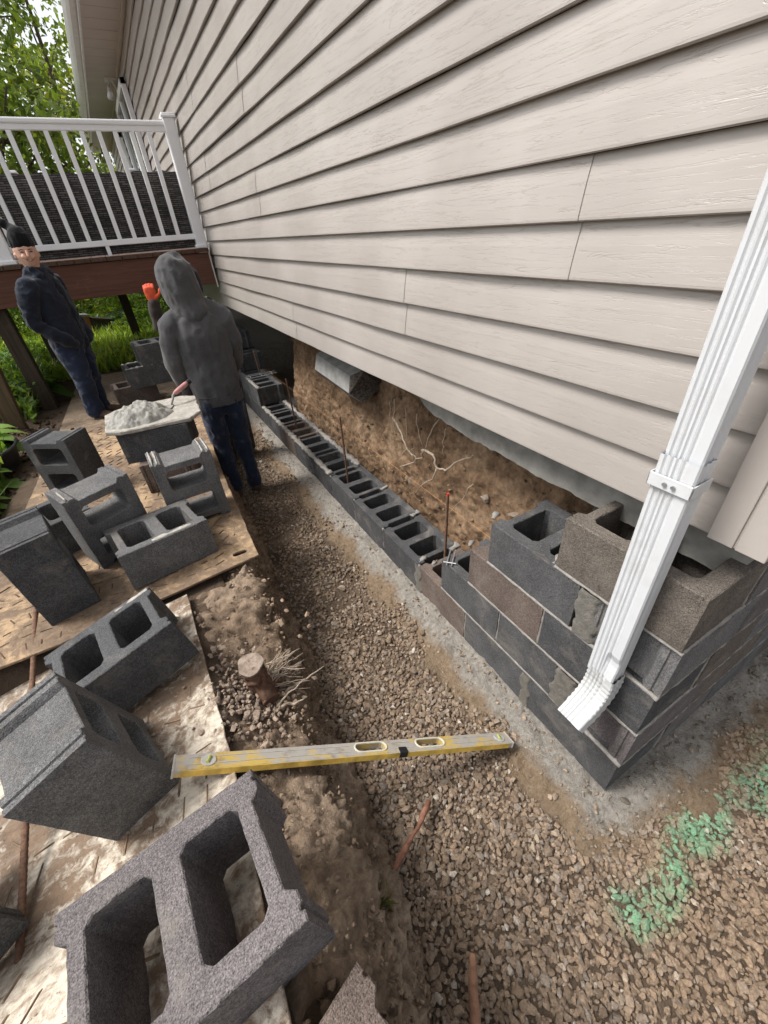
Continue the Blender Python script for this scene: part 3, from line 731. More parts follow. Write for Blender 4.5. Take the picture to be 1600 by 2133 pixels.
# ------------------------------------------------------------------ concrete blocks
BL, BH = .397, .194
def cmu_outline(L, D, e0, e1):
    """ccw outline; e1: the +x end, e0: the -x end: 'ear' (recessed between two ears) or 'flat'"""
    x1, y1 = L / 2, D / 2; pts = []
    def end(sx):
        q = [(x1, -y1 + .0), (x1, -y1 + .016), (x1 - .006, -y1 + .019), (x1 - .006, -y1 + .025), (x1, -y1 + .028), (x1, -y1 + .048), (x1 - .020, -y1 + .062), (x1 - .020, y1 - .062), (x1, y1 - .048), (x1, y1 - .028), (x1 - .006, y1 - .025), (x1 - .006, y1 - .019), (x1, y1 - .016), (x1, y1)]
        return q
    right = end(1) if e1 == 'ear' else [(x1, -y1), (x1, y1)]
    left = [(-x, -y) for x, y in end(1)] if e0 == 'ear' else [(-x1, y1), (-x1, -y1)]
    return right + left
def cell(x0, x1, y0, y1, r=.014): return [(x0 + r, y0), (x1 - r, y0), (x1, y0 + r), (x1, y1 - r), (x1 - r, y1), (x0 + r, y1), (x0, y1 - r), (x0, y0 + r)]
_bm = {}
def block_mesh(L=BL, D=.295, e0='ear', e1='ear', seed=0, fine=True):
    key = (round(L, 3), round(D, 3), e0, e1, seed, fine)
    if key in _bm: return _bm[key]
    rg = np.random.default_rng(seed + 100); st = .013 if fine else .05; jit = .00025
    out = resample(cmu_outline(L, D, e0, e1), st, jit, rg)
    yw = D / 2 - .046; k = 2 if L > .33 else (1 if L < .26 else 2)
    if k == 2: cells = [cell(.028, L / 2 - .052, -yw, yw), cell(-L / 2 + .052, -.028, -yw, yw)]
    else: cells = [cell(-L / 2 + .044, L / 2 - .044, -yw, yw)]
    cells = [resample(c, st, jit * .8, rg) for c in cells]
    V, Fc = holed_prism(out, cells, BH, .0028, .93, .0, rg, 3 if fine else 1, .00045 if fine else 0)
    V = [(x, y, z - BH / 2) for x, y, z in V]
    me = bpy.data.meshes.new('concrete_block'); me.from_pydata(V, [], Fc); me.materials.append(M_BLOCK); me.update(); _bm[key] = me
    return me
TONES0 = {'charcoal': (.052, .052, .053), 'grey': (.088, .086, .085), 'brown': (.098, .076, .064), 'dark': (.046, .046, .047), 'tan': (.082, .070, .059), 'mauve': (.094, .084, .083), 'slate': (.060, .0595, .060)}
TONES = {k: tuple(1.5 * x for x in c) for k, c in TONES0.items()}
def block(me, loc, R3, tone, parent=None, name='concrete_block'):
    o = bpy.data.objects.new(name, me); link(o, parent)
    o.matrix_world = Matrix.Translation(Vector(loc)) @ R3.to_4x4(); c = TONES[tone]; k = random.uniform(.9, 1.1); o.color = (c[0] * k, c[1] * k, c[2] * k, 1)
    return o
def Rz(a): return Matrix.Rotation(a, 3, 'Z')
IDX = {'H': Matrix.Identity(3),                                                              # cells up
       'DHL': Matrix(((0, 1, 0), (0, 0, 1), (1, 0, 0))),                                     # on end, cells facing the camera
       'HDL': Matrix(((0, 0, -1), (0, 1, 0), (1, 0, 0)))}                                    # on end, cells to the side
def pose(kind, x, y, z, yaw, rx=0, ry=0):
    r = Vector((rx, ry, 0)); R = Rz(yaw)
    if r.length > 1e-6: R = R @ Matrix.Rotation(r.length, 3, r.normalized())
    hgt = BH if kind == 'H' else BL
    return Vector((x, y, z)) + R @ Vector((0, 0, hgt / 2)), R @ IDX[kind]
LOOSE = [  # kind, pose, tone, mesh seed, label
    ('H', (-1.191, .167, .588, 6.361, -.017, -.121), 'mauve', 1, 'large purple grey block lying cells up on the cream mat beside the bank edge'),
    ('HDL', (-1.397, .739, .392, .309, -.017, -.242), 'grey', 2, 'grey block stood on its end and leaning over the rusty rod on the cream mat'),
    ('H', (-1.343, 1.122, .432, 6.505, -.087, -.182), 'charcoal', 3, 'dark block with two square cells lying where cream and ochre mats meet'),
    ('H', (-1.157, 1.74, .462, .213, -.03, .02), 'grey', 4, 'block lying cells up at the front corner of the ochre mat'),
    ('DHL', (-.945, 2.055, .462, .05), 'grey', 5, 'upright block with pale mortar on its ears in front of the mortar board'),
    ('DHL', (-1.357, 1.975, .462, .440, 0, -.02), 'grey', 6, 'upright block with see-through curved cell behind the front corner block'),
    ('HDL', (-1.59, 1.70, .462, .25, 0, -.05), 'charcoal', 7, 'block on its end with smooth dark face over the seam of the ochre mat'),
    ('DHL', (-1.576, 2.893, .440, 5.67), 'charcoal', 8, 'upright block at the left rim of the ochre mat near the weeds'),
    ('H', (-1.675, 2.19, .462, .40), 'slate', 9, 'half hidden block lying flat between two upright blocks on the ochre mat'),
]
LB = []
for kind, ps, tone, sd, lab in LOOSE:
    loc, R = pose(kind, *ps); LB.append(tag(block(block_mesh(seed=sd), loc, R, tone), lab, 'block'))
# under the mortar board
loc, R = pose('H', -1.005, 2.66, .462, -.24 + PI / 2 + .1); tag(block(block_mesh(seed=3), loc, R, 'brown'), 'brown block at the bottom of the mortar board stand', 'block')
loc, R = pose('H', -1.005, 2.66, .462 + BH, -.22); tag(block(block_mesh(seed=4, e0='flat'), loc, R, 'dark'), 'dark flat faced block carrying the mortar board', 'block')
# stack by the far mat
S0 = .372
loc, R = pose('H', -1.13, 4.93, S0, .12); tag(block(block_mesh(seed=5), loc, R, 'brown'), 'brown block at the foot of the stack on the muddy mat', 'block')
loc, R = pose('H', -.93, 4.80, S0 + .002, .04); loc.z += 0; 
loc, R = pose('H', -.955, 4.80, S0 + BH, .10); MID = tag(block(block_mesh(seed=6), loc, R, 'charcoal'), 'middle block of the stack on the muddy mat, mortar along its rim', 'block')
loc, R = pose('H', -.79, 4.82, S0 + 2 * BH, .12); tag(block(block_mesh(seed=7), loc, R, 'charcoal'), 'topmost block of the stack on the muddy mat', 'block')
# bottom of the picture and left edge
loc, R = pose('H', -1.125, -.215, .45, .35, .1, .12); tag(block(block_mesh(seed=8), loc, R, 'brown'), 'brownish block at the very lip of the bank', 'block')
loc, R = pose('H', -1.872, .50, .41, .55, 0, -.1); tag(block(block_mesh(seed=9), loc, R, 'dark'), 'dark block on the cream mat beyond the rusty rod', 'block')

# ------------------------------------------------------------------ the wall being laid
wall = empty('block_wall', (0, 0, 0)); tag(wall, 'new foundation wall of dark concrete blocks stepped up at the house corner', 'wall')
CH, WD = .2032, .285
def wall_block(y0, y1, c, tone, e0='ear', e1='ear', D=WD, x0=0.0, seed=0):
    """stretcher along the long side; y0..y1 on the face, course c from 0"""
    L = y1 - y0 - .009
    me = block_mesh(L, D, e0, e1, seed, True)
    return block(me, (x0 + D / 2, (y0 + y1) / 2, c * CH + BH / 2 + .006), Rz(PI / 2), tone, wall)
def head_block(x0, x1, c, tone, y0=0.0, D=.240, seed=0, e0='ear', e1='ear'):
    L = x1 - x0 - .009; me = block_mesh(L, D, e0, e1, seed, True)
    return block(me, ((x0 + x1) / 2, y0 + D / 2, c * CH + BH / 2 + .006), Rz(0), tone, wall)
# rotation by 90 deg: mesh +x -> +y ; e1 is the far end, e0 the near one
B4 = .4064
T1 = ['charcoal', 'slate', 'brown', 'dark', 'dark', 'charcoal', 'dark', 'charcoal', 'brown', 'dark', 'dark', 'charcoal', 'dark', 'dark', 'dark']
for i in range(15): wall_block(i * B4, (i + 1) * B4, 0, T1[i], 'flat' if i == 0 else 'ear', seed=i % 6)
wall_block(.30, .605, 1, 'slate', seed=1); wall_block(.605, 1.012, 1, 'slate', seed=2)
wall_block(0, B4, 2, 'charcoal', 'flat', seed=3); wall_block(B4, 2 * B4, 2, 'brown', seed=4)
wall_block(.30, .605 + .10, 3, 'slate', seed=5)
wall_block(0, B4, 4, 'tan', 'flat', seed=0)
# end wall, running away from the corner under the gable side
for c in range(5):
    if c % 2 == 1:
        xs_ = [0.0, .40, .81, 1.21, 1.62, 2.02]
    else: xs_ = [WD + .009, .60, 1.01, 1.41, 1.82]
    for i in range(len(xs_) - 1):
        head_block(xs_[i], xs_[i + 1], c, ['mauve', 'grey', 'tan', 'grey'][(i + c) % 4] if c % 2 == 0 or i else ['mauve', 'grey'][c // 2], seed=(i + c) % 6)
# far end of the run climbs again under the deck
wall_block(4.30, 4.30 + B4, 1, 'charcoal', seed=1)
for i in range(1, 4): wall_block(4.30 + i * B4, 4.30 + (i + 1) * B4, 1, 'dark', seed=i)
for i in range(2): wall_block(5.05 + i * B4, 5.05 + (i + 1) * B4, 2, 'dark', x0=.02, seed=i)
wall_block(5.30, 5.30 + B4, 3, 'dark', x0=.0, seed=2)
# old wall remnant between new blocks and siding at the corner
b = MB()
b.box((.315, .03, .62), (.40, .52, 1.02), bev=.01); b.build('old_wall_stub', m_mortar('stub', (.10, .085, .07)), wall)
# mortar: lumpy beads
def bead(pts, w, h, seed, name='mortar_joint', mat=None, n=7, amp=.35, parent=wall):
    P = [np.array(p, float) for p in pts]; dense = []
    for a, c in zip(P[:-1], P[1:]):
        k = max(2, int(np.linalg.norm(c - a) / .010)); dense += [a + (c - a) * t for t in np.linspace(0, 1, k, endpoint=False)]
    dense.append(P[-1]); D_ = np.array(dense); f = 1 + amp * fbm(D_, 38, 4, seed)
    b = MB(); b.tube([tuple(d + np.array([0, 0, .25 * h]) * (ff - 1)) for d, ff in zip(D_, f)], [(max(.001, h * ff), max(.001, w * ff)) for ff in f], n)
    return b.build(name, mat or M_MORTAR, parent, True)
# bed joints on the long face (thin, nearly flush), one per course, to where the course above ends
for c, yend in ((1, 1.012), (2, .813), (3, .705), (4, B4)):
    bead([(.006, .0, c * CH), (.006, yend, c * CH)], .0085, .0062, 10 + c)
    bead([(.012, .008, c * CH), (1.9, .008, c * CH)], .0085, .0062, 30 + c)
for c, yy, hh in ((0, .4064, 1), (0, .8128, 1), (0, 1.2192, 1.0), (1, .605, 1), (2, .4064, 1), (0, 1.6256, 1), (0, 2.032, 1), (0, 2.4384, 1), (0, 2.845, 1), (0, 3.25, 1)):
    bead([(.008, yy, c * CH + .004), (.008, yy, c * CH + CH * .985)], .0065, .007, 50 + c + int(yy * 10), amp=.4)
for c in range(5):
    xs_ = [.40, .81, 1.21] if c % 2 else [WD + .005, .60, 1.01, 1.41]
    for xx in xs_: bead([(xx, .008, c * CH + .004), (xx, .008, c * CH + CH * .97)], .0065, .007, 80 + c + int(xx * 10), amp=.4)
# wide hand-packed patches beside the corner blocks
def patch(y0, y1, c, seed, x0=.0, slope=0.0, z1=1.0):
    ys = np.linspace(y0, y1, 9); zs = np.linspace(c * CH + .004, c * CH + CH * z1 - .004, 24); V = []
    for yy in ys:
        for z in zs:
            q = np.array([[0, yy, z]]); e = min(1.0, min(yy - y0, y1 - yy) / .012 + .0); wob = .012 * fbm(np.array([[0, 0, z]]), 22, 3, seed)[0]
            V.append((x0 - .002 * min(1, e + .2) - .0014 * (1 + fbm(q, 40, 4, seed)[0]) + (.012 if e <= 0 else 0), yy + wob + slope * (z - c * CH), z))
    n = len(zs); Fc = [(i * n + j, i * n + j + 1, (i + 1) * n + j + 1, (i + 1) * n + j) for i in range(len(ys) - 1) for j in range(n - 1)]
    return fix_normals(mesh_obj('mortar_patch', V, Fc, M_FRESHISH, wall, True))
M_FRESHISH = m_mortar('packed_mortar', (.165, .153, .132), .9)
patch(.388, .445, 0, 3); patch(.222, .322, 1, 5, slope=-.06); patch(.222, .305, 3, 9); patch(1.185, 1.262, 0, 12)
# fresh mortar beds along both face shells, laid ready for the next course
for x_, sd in ((.018, 3), (WD - .02, 9)):
    bead([(x_, 2.46, CH + .002), (x_ + .004, 4.30, CH + .002)], .022, .012, sd, 'mortar_bed', M_MORTAR, 8, .6)
bead([(.018, 4.30, 2 * CH + .002), (.018, 4.75, 2 * CH + .002)], .018, .008, 5, 'mortar_bed', M_MORTAR, 8, .6)
for yy in (1.22, 1.63, 2.03): bead([(WD - .06, yy, CH), (WD - .002, yy + .01, CH + .006)], .016, .009, int(yy * 9), 'mortar_joint', M_MORTAR, 7, .7)
for (x_, yy, c, r_) in ((.05, 1.24, 1, .03), (.09, 1.18, 1, .022), (.03, .83, 3, .02), (.035, .42, 4, .022), (.12, .41, 4, .018), (.04, .72, 4, .016), (.05, 1.02, 1, .018)):
    bead([(x_ - r_, yy, c * CH - .004), (x_, yy + .008, c * CH + .001), (x_ + r_, yy + .015, c * CH - .004)], r_ * .5, r_ * .32, int(yy * 50), 'mortar_dropping', M_MORTAR, 7, .9)
M_SMEAR = m_mortar('dry_smear', (.40, .375, .33), .9)
def smear(ob, pts, w, h, sd):
    s_ = bead(pts, w, h, sd, 'mortar_smear', M_SMEAR, 7, .7, None); s_.parent = ob
for yy, ww in ((.137, .009), (.110, .009), (-.135, .010), (-.112, .007)): smear(LB[4], [(BL / 2 - .001, yy, -.092), (BL / 2, yy + .002, .0), (BL / 2 - .001, yy, .090)], .0045, ww, int(abs(yy) * 900))
smear(LB[5], [(BL / 2 - .001, -.125, -.085), (BL / 2, -.12, .02)], .004, .012, 4)
smear(LB[3], [(-.05, -.125, BH / 2 - .001), (.13, -.128, BH / 2)], .010, .003, 7)
smear(LB[2], [(.06, .128, BH / 2 - .001), (.19, .13, BH / 2)], .009, .003, 8)
smear(MID, [(-.19, -.128, BH / 2), (.0, -.13, BH / 2 + .002), (.19, -.128, BH / 2)], .016, .006, 9)
smear(MID, [(-.19, .128, BH / 2), (.0, .13, BH / 2 + .002)], .014, .005, 11)
# reinforcing rods standing in the cells
def rebar(name, p0, p1, label, r=.0072, red=False, group=None):
    P0, P1 = Vector(p0), Vector(p1); L = (P1 - P0).length; k = int(L / .008)
    b = MB(); b.tube([P0.lerp(P1, i / k) for i in range(k + 1)], [r * (1.0 if i % 2 else 1.17) for i in range(k + 1)], 8)
    o = b.build(name, M_RUST, None, True); tag(o, label, 'rebar', group)
    if red:
        b = MB(); b.tube([P1.lerp(P0, .02), P1.lerp(P0, -.004)], r * 1.15, 8); b.build('red_cap', M_RED, o)
    return o
rebar('rebar', (.165, 1.20, .012), (.178, 1.20, .615), 'rusty rod with red painted tip standing in the block row', red=True)
rebar('rebar', (.10, 2.33, .012), (.108, 2.34, .69), 'rusty rod standing in the row between the red tipped rod and the mortar bed')
rebar('rebar', (.13, 3.52, .012), (.12, 3.54, .67), 'rusty rod standing among the cells with a fresh mortar bed')
rebar('rebar', (.20, 4.86, .3), (.19, 4.90, .66), 'rusty rod rising from the far stepped blocks under the house')
rebar('rebar', tuple(onz(75, 1262, .468)), (-1.66, .40, .395), 'long rusty rod lying across the mats under the leaning block', .0085)
# mason line
b = MB(); b.tube([(.285, 5.0, .42), (.288, 3.4, .415), (.292, 1.6, .412), (.292, .71, .415)], .0011, 5)
tag(b.build('mason_line', m_plain('orange_line', (.45, .22, .08), .7)), 'thin orange mason line stretched along the back of the block row', 'line')
# wall ties
def tie(loc, rz, label):
    e = empty('wall_tie', loc, (0, 0, rz)); tag(e, label, 'wall tie')
    b = MB(); b.tube([(-.06, -.012, 0), (.06, -.012, 0)], .0032, 6); b.build('side_wire', M_GALV, e)
    b = MB(); b.tube([(-.06, .012, 0), (.06, .012, 0)], .0032, 6); b.build('side_wire', M_GALV, e)
    b = MB(); b.tube([(-.045, -.03, .004), (-.045, .03, .004)], .0032, 6); b.build('cross_wire', M_GALV, e)
tie((.04, .985, 2 * CH + .004), .75, 'galvanised wire tie on the stepped course beside the red tipped rod')
e = empty('wall_tie', (.10, 4.74, 2 * CH + .012)); tag(e, 'long ladder wire laid across the far stepped block', 'wall tie')
for dy in (-.04, .04):
    b = MB(); b.tube([(-.10, dy, 0), (.26, dy + .02, 0)], .005, 6); b.build('side_wire', M_GALV, e)
for dx in (-.05, .08, .2):
    b = MB(); b.tube([(dx, -.05, .005), (dx, .07, .005)], .004, 6); b.build('cross_wire', M_GALV, e)
# ------------------------------------------------------------------ ground mats with raised tread
def slot(cx, cy, lx, ly, n=6):
    pts = []; r = min(lx, ly) / 2; a = (lx - ly) / 2 if lx > ly else 0; c = (ly - lx) / 2 if ly > lx else 0
    for k in range(2):
        for i in range(n + 1):
            t = -PI / 2 + PI * i / n + PI * k + (PI / 2 if c else 0)
            s = 1 if k == 0 else -1
            pts.append((cx + s * a + r * math.cos(t), cy + (s * c) + r * math.sin(t)))
    return pts
def inside_poly(x, y, poly, m=.05):
    n = len(poly)
    for i in range(n):
        a, c = poly[i], poly[(i + 1) % n]; L = math.hypot(c[0] - a[0], c[1] - a[1])
        if ((c[0] - a[0]) * (y - a[1]) - (c[1] - a[1]) * (x - a[0])) / L < m: return False
    return True
def ground_mat(name, poly, holes, zf, mat, label, tread, tstep=.078, tlen=.066, seed=0, bars_in=None):
    rg = np.random.default_rng(seed)
    P = resample(poly, .06, .0015, rg); V, Fc = holed_prism(P, holes, .013, .002, 1.0)
    # split long triangles so the sheet can bend
    bm = bmesh.new(); vs = [bm.verts.new(v) for v in V]
    for f in Fc:
        try: bm.faces.new([vs[i] for i in f])
        except ValueError: pass
    for it in range(3):
        ed = [e for e in bm.edges if e.calc_length() > .16]
        if ed: bmesh.ops.subdivide_edges(bm, edges=ed, cuts=1); bmesh.ops.triangulate(bm, faces=bm.faces)
    for v in bm.verts: v.co.z += float(zf(v.co.x, v.co.y))
    bmesh.ops.recalc_face_normals(bm, faces=bm.faces)
    me = bpy.data.meshes.new(name); bm.to_mesh(me); bm.free(); me.materials.append(mat)
    o = link(bpy.data.objects.new(name, me)); tag(o, label, 'ground mat', 'ground mats along the trench')
    # tread bars: short raised ribs in a herringbone
    x0, x1 = min(p[0] for p in poly), max(p[0] for p in poly); y0, y1 = min(p[1] for p in poly), max(p[1] for p in poly)
    cand = []
    for i in range(int((x1 - x0) / tstep)):
        for j in range(int((y1 - y0) / tstep)):
            cx, cy = x0 + (i + .5) * tstep, y0 + (j + .5) * tstep + .03
            if cx < x0 + .05 or cx > x1 - .05 or cy > y1 - .05: continue
            if not inside_poly(cx, cy, poly): continue
            if any((cx - np.mean([q[0] for q in h])) ** 2 + (cy - np.mean([q[1] for q in h])) ** 2 < .10 ** 2 for h in holes): continue
            if rg.random() < .25: continue
            cand.append((cx + rg.normal(0, .004), cy + rg.normal(0, .004), .75 if (j % 3) else -.65))
    cand.sort(key=lambda c: (c[0] - CAM_POS[0]) ** 2 + (c[1] - CAM_POS[1]) ** 2)
    bar = MB(); w, L, hh = .0036, tlen / 2, .0045
    bar.add([(-L, -w, 0), (L, -w, 0), (L, w, 0), (-L, w, 0), (-L + .008, -w * .5, hh), (L - .008, -w * .5, hh), (L - .008, w * .5, hh), (-L + .008, w * .5, hh)], [(0, 1, 5, 4), (1, 2, 6, 5), (2, 3, 7, 6), (3, 0, 4, 7), (4, 5, 6, 7)])
    me_bar = bpy.data.meshes.new('tread_bar'); me_bar.from_pydata(bar.v, [], bar.f); me_bar.materials.append(M_BAR3 if mat is M_MAT3 else M_BAR2 if mat is M_MAT2 else M_BAR)
    for (cx, cy, a) in cand[:290]:
        t = link(bpy.data.objects.new('tread_bar', me_bar), o); e = .04
        gxx = (zf(cx + e, cy) - zf(cx - e, cy)) / (2 * e); gyy = (zf(cx, cy + e) - zf(cx, cy - e)) / (2 * e)
        n = Vector((-gxx, -gyy, 1)).normalized(); t.matrix_world = Matrix.Translation((cx, cy, zf(cx, cy) + .0125)) @ n.to_track_quat('Z', 'Y').to_matrix().to_4x4() @ Matrix.Rotation(a, 4, 'Z') @ Matrix.Diagonal((rg.uniform(.55, 1.15), rg.uniform(.7, 1.1), rg.uniform(.5, 1.0), 1))
    if len(cand) > 290:
        r_ = MB()
        for (cx, cy, a) in cand[290:]:
            z = float(zf(cx, cy)) + .0125; ca, sa = math.cos(a), math.sin(a); r_.add([(cx + x * ca - y * sa, cy + x * sa + y * ca, z + zz) for x, y, zz in bar.v], bar.f)
        tag(r_.build('tread_bars', M_BAR3 if mat is M_MAT3 else M_BAR2 if mat is M_MAT2 else M_BAR, o), kind='stuff')
    return o
mz1 = lambda x, y: float(mat1_z(x, y)) - .009
ground_mat('ground_mat', [(-2.32, -.55), (-1.085, -.5), (-1.10, .2), (-1.115, .8), (-1.12, 1.42), (-2.30, 1.44)], [], mz1, M_MAT1, 'muddy cream plastic ground mat lying nearest the tree stump', True, seed=1)
def mz2(x, y): return .449 + .0012 * math.sin(x * 3 + 1) + .0015 * math.sin(y * 1.7)
ground_mat('ground_mat', [(-1.97, 1.40), (-1.60, 1.405), (-.765, 1.49), (-.735, 2.4), (-.64, 4.08), (-1.80, 4.14)], [slot(-1.85, 2.62, .035, .085), slot(-.842, 1.56, .07, .03)], mz2, M_MAT2, 'ochre ground mat carrying the mortar board and upright blocks', True, tstep=.066, tlen=.056, seed=2)
def mz3(x, y): return interp(y, [4.0, 4.15, 6.8], [.365, .365, .31]) + .006 * math.sin(x * 2 + y)
ground_mat('ground_mat', [(-1.86, 4.17), (-.60, 4.12), (-.46, 6.50), (-1.78, 6.85)], [slot(-1.74, 4.45, .03, .08)], lambda x, y: float(mz3(x, y)), M_MAT3, 'brown muddy herringbone mat below the deck', True, tstep=.105, seed=3)
# mortar board and mortar
oct_ = []
bx0, bx1, by0, by1 = -1.275, -.735, 2.50, 2.98; c_ = .075
oct_ = [(bx0 + c_, by0 + .02), (bx1 - c_, by0 - .02), (bx1, by0 + c_), (bx1 + .02, by1 - c_), (bx1 - c_ + .02, by1), (bx0 + c_, by1), (bx0, by1 - c_), (bx0, by0 + c_)]
ZB = .462 + 2 * BH + .003
V, Fc = holed_prism(resample(oct_, .03, .002, RNG), [], .022, .004, 1, .0012, RNG)
mb_ = mesh_obj('mortar_board', [(x, y, z + ZB) for x, y, z in V], Fc, M_FRESHW if 'M_FRESHW' in globals() else m_mortar('board_scum', (.37, .345, .30), .8)); tag(mb_, 'pale mortar crusted board set on two blocks', 'mortar board')
gx_, gy_ = np.meshgrid(np.linspace(-1.27, -.86, 80), np.linspace(2.52, 2.86, 62), indexing='ij'); X, Y = gx_.ravel(), gy_.ravel()
cx_ = (X + 1.085) / .185; cy_ = (Y - (2.69 - .06 * (X + 1.08))) / .135; rr = np.sqrt(cx_ ** 2 + cy_ ** 2); q = np.stack([X, Y, 0 * X], -1)
hz = .075 * np.clip(1 - (rr + .22 * fbm(q, 9, 4, 4)) ** 2, -.25, 1) + .022 * np.abs(fbm(q, 14, 5, 6)) * (rr < 1.15) + .006 * fbm(q, 50, 4, 8) * (rr < 1)
Z = ZB + .0215 + np.maximum(hz, -.006)
n = 62; ii, jj = np.meshgrid(np.arange(79), np.arange(61), indexing='ij'); a = (ii * n + jj).ravel(); ok = (np.maximum.reduce([Z[a], Z[a + 1], Z[a + n], Z[a + n + 1]]) > ZB + .0165)
tag(tri_mesh('mortar_heap', np.stack([X, Y, Z], -1), np.stack([a, a + n, a + n + 1, a + 1], -1)[ok], M_FRESH, smooth=True), 'wet grey heap of mortar on the mortar board', 'mortar')
# trowel
tr = empty('trowel', (-.86, 2.80, ZB + .028), (0, 0, .45)); tag(tr, 'trowel with worn pink handle lying blade flat on the mortar board', 'trowel')
b = MB(); b.prism([(0, 0), (-.06, .055), (-.15, .035), (-.24, 0), (-.15, -.035), (-.06, -.055)], 0, .002); b.build('blade', M_FRESH, tr)
b = MB(); b.tube([(-.02, 0, .003), (.0, 0, .03), (.012, 0, .055), (.03, 0, .065)], [.006, .007, .008, .009], 10); b.build('tang', M_FRESH, tr, True)
b = MB(); b.tube([(.025, 0, .063), (.06, 0, .075), (.12, 0, .095), (.135, 0, .10)], [.012, .016, .016, .013], 12); h_ = b.build('handle', m_plain('pink_handle', (.42, .20, .19), .6, .25, 30), tr, True)
b = MB(); b.tube([(.135, 0, .10), (.158, 0, .108)], [.0165, .0165], 12); b.build('end_cap', M_BLACK, h_)
# spirit level, 1.2 m, from the cream mat down to the footing
lv = empty('spirit_level', (0, 0, 0)); tag(lv, 'scratched yellow and grey spirit level bridging the bank and the footing', 'level')
A = Vector(onz(361, 1604, .512)); Bq = Vector(onz(1056, 1546, .012)); ax = (Bq - A); Ln = ax.length; ax.normalize()
up = Vector((.25, .30, 1)); up = (up - ax * up.dot(ax)).normalized(); side = up.cross(ax)
lv.matrix_world = Matrix((( ax.x, side.x, up.x, A.x), (ax.y, side.y, up.y, A.y), (ax.z, side.z, up.z, A.z), (0, 0, 0, 1)))
t = NT('level_paint', .45, .4); v = t.coord('obj'); nn = t.noise(v, 14, 8, .72, .4); scr = t.noise(t.coord('obj', (4, 90, 40)), 1.0, 5, .7)
c = t.mix(t.ramp(t.math('ADD', t.math('MULTIPLY', nn, .7), t.math('MULTIPLY', scr, .3)), [(.50, 0.0), (.54, 1.0)]), (.36, .335, .30), (.50, .355, .10)); c = t.mix(t.ramp(t.noise(v, 26, 6, .72), [(.52, 0.0), (.68, .7)]), c, (.20, .155, .115)); t.color(c); t.bump(nn, .2, .002)
M_LEVEL = t.m; M_YEL = m_plain('yellow_edge', (.50, .33, .07), .5, .45, 18); M_GREY = m_plain('grey_rib', (.40, .38, .35), .5, .2, 40)
fh = .031
V, Fc = holed_prism([(0, -fh), (Ln, -fh), (Ln, fh), (0, fh)], [slot(Ln * .505, .003, .115, .036), slot(Ln * .700, .003, .115, .036)], .024, .0025)
mesh_obj('body', V, Fc, M_LEVEL, lv)
for hx in (.505, .700):
    V, Fc = holed_prism(slot(Ln * hx, .003, .125, .046), [slot(Ln * hx, .003, .113, .034)], .0065, .0012); mesh_obj('hand_grip', [(x, y, z + .0205) for x, y, z in V], Fc, m_plain('cream_grip', (.55, .52, .42), .5), lv)
for yy in (-.012, .014):
    for (s0, s1) in ((.03, .44), (.57, .635), (.765, .97)):
        b = MB(); b.box((Ln * s0, yy - .0012, .0242), (Ln * s1, yy + .0012, .0258)); b.build('rib', M_GREY, lv)
b = MB(); b.box((.02, -fh - .0014, .002), (Ln - .02, -fh - .0002, .022)); b.build('edge_strip', M_YEL, lv)
for hx in (.075, .96):
    V, Fc = holed_prism([(Ln * hx + .022 * math.cos(2 * PI * i / 20), .022 * math.sin(2 * PI * i / 20)) for i in range(20)], [], .003, .001); vw = mesh_obj('vial_window', [(x, y, z + .0238) for x, y, z in V], Fc, M_GREY, lv)
    b = MB(); b.tube([(Ln * hx - .004, -.012, .0275), (Ln * hx + .004, .012, .0275)], .005, 8); b.build('vial', m_plain('vial_green', (.35, .38, .10), .2), vw)
b = MB(); b.box((Ln * .60 - .016, -fh - .003, .003), (Ln * .60 + .016, -.008, .0262), bev=.002); b.build('centre_vial', M_BLACK, lv)
for x0 in (-.004, Ln - .002): b = MB(); b.box((x0, -fh - .001, -.001), (x0 + .006, fh + .001, .025), bev=.001); b.build('end_cap', M_GREY, lv)
# stump with sawn root
st = empty('tree_stump', (-.962, .86, .335)); st.scale = (.88, .88, .88); tag(st, 'small sawn stump with reddish bark and torn roots on the bank edge', 'stump')
M_STUMP = m_plain('stump_bark', (.105, .058, .038), .95, .8, 22, 1.0, 50)
skin_of([[(0, 0, -.07, .060), (.0, .0, .0, .050), (-.004, .006, .07, .043), (-.008, .012, .128, .045)], [(.02, .0, -.01, .03), (.07, .03, -.05, .022)], [(-.02, .01, -.01, .03), (-.07, .03, -.05, .02)]], 'trunk', M_STUMP, st, .006, 1, .010, 30, 3)
def disc(c, n_, r, name, mat, par):
    n_ = Vector(n_).normalized(); R = n_.to_track_quat('Z', 'Y').to_matrix(); V = [Vector(c)] + [Vector(c) + R @ Vector((r * (1 + .08 * math.sin(5 * a_ + 1)) * math.cos(a_), r * (1 + .08 * math.sin(3 * a_)) * math.sin(a_), 0)) for a_ in [2 * PI * i / 24 for i in range(24)]]
    V2 = [v - n_ * .012 for v in V]; return mesh_obj(name, V + V2, [(0, i, i % 24 + 1) for i in range(1, 25)] + [(25 + i, i, i % 24 + 1, 25 + i % 24 + 1) for i in range(1, 25)], mat, par)
t = NT('cut_wood', .9, .15); v = t.coord('obj'); wv = t.n('ShaderNodeTexWave', {'Scale': 60.0, 'Distortion': 2.0, 'Detail': 3.0}, wave_type='RINGS', rings_direction='Z'); t.put(wv.inputs[0], v); c = t.mix(t.ramp(wv.outputs['Fac'], [(.2, 0.0), (.8, .4)]), (.33, .265, .215), (.20, .145, .11)); c = t.mix(t.ramp(t.noise(v, 40, 5), [(.42, 0.0), (.62, .8)]), c, (.15, .115, .088)); t.color(c); t.bump(t.noise(v, 90, 4), .5, .004)
disc((-.008, .010, .166), (-.05, -.15, 1), .052, 'sawn_top', t.m, st)
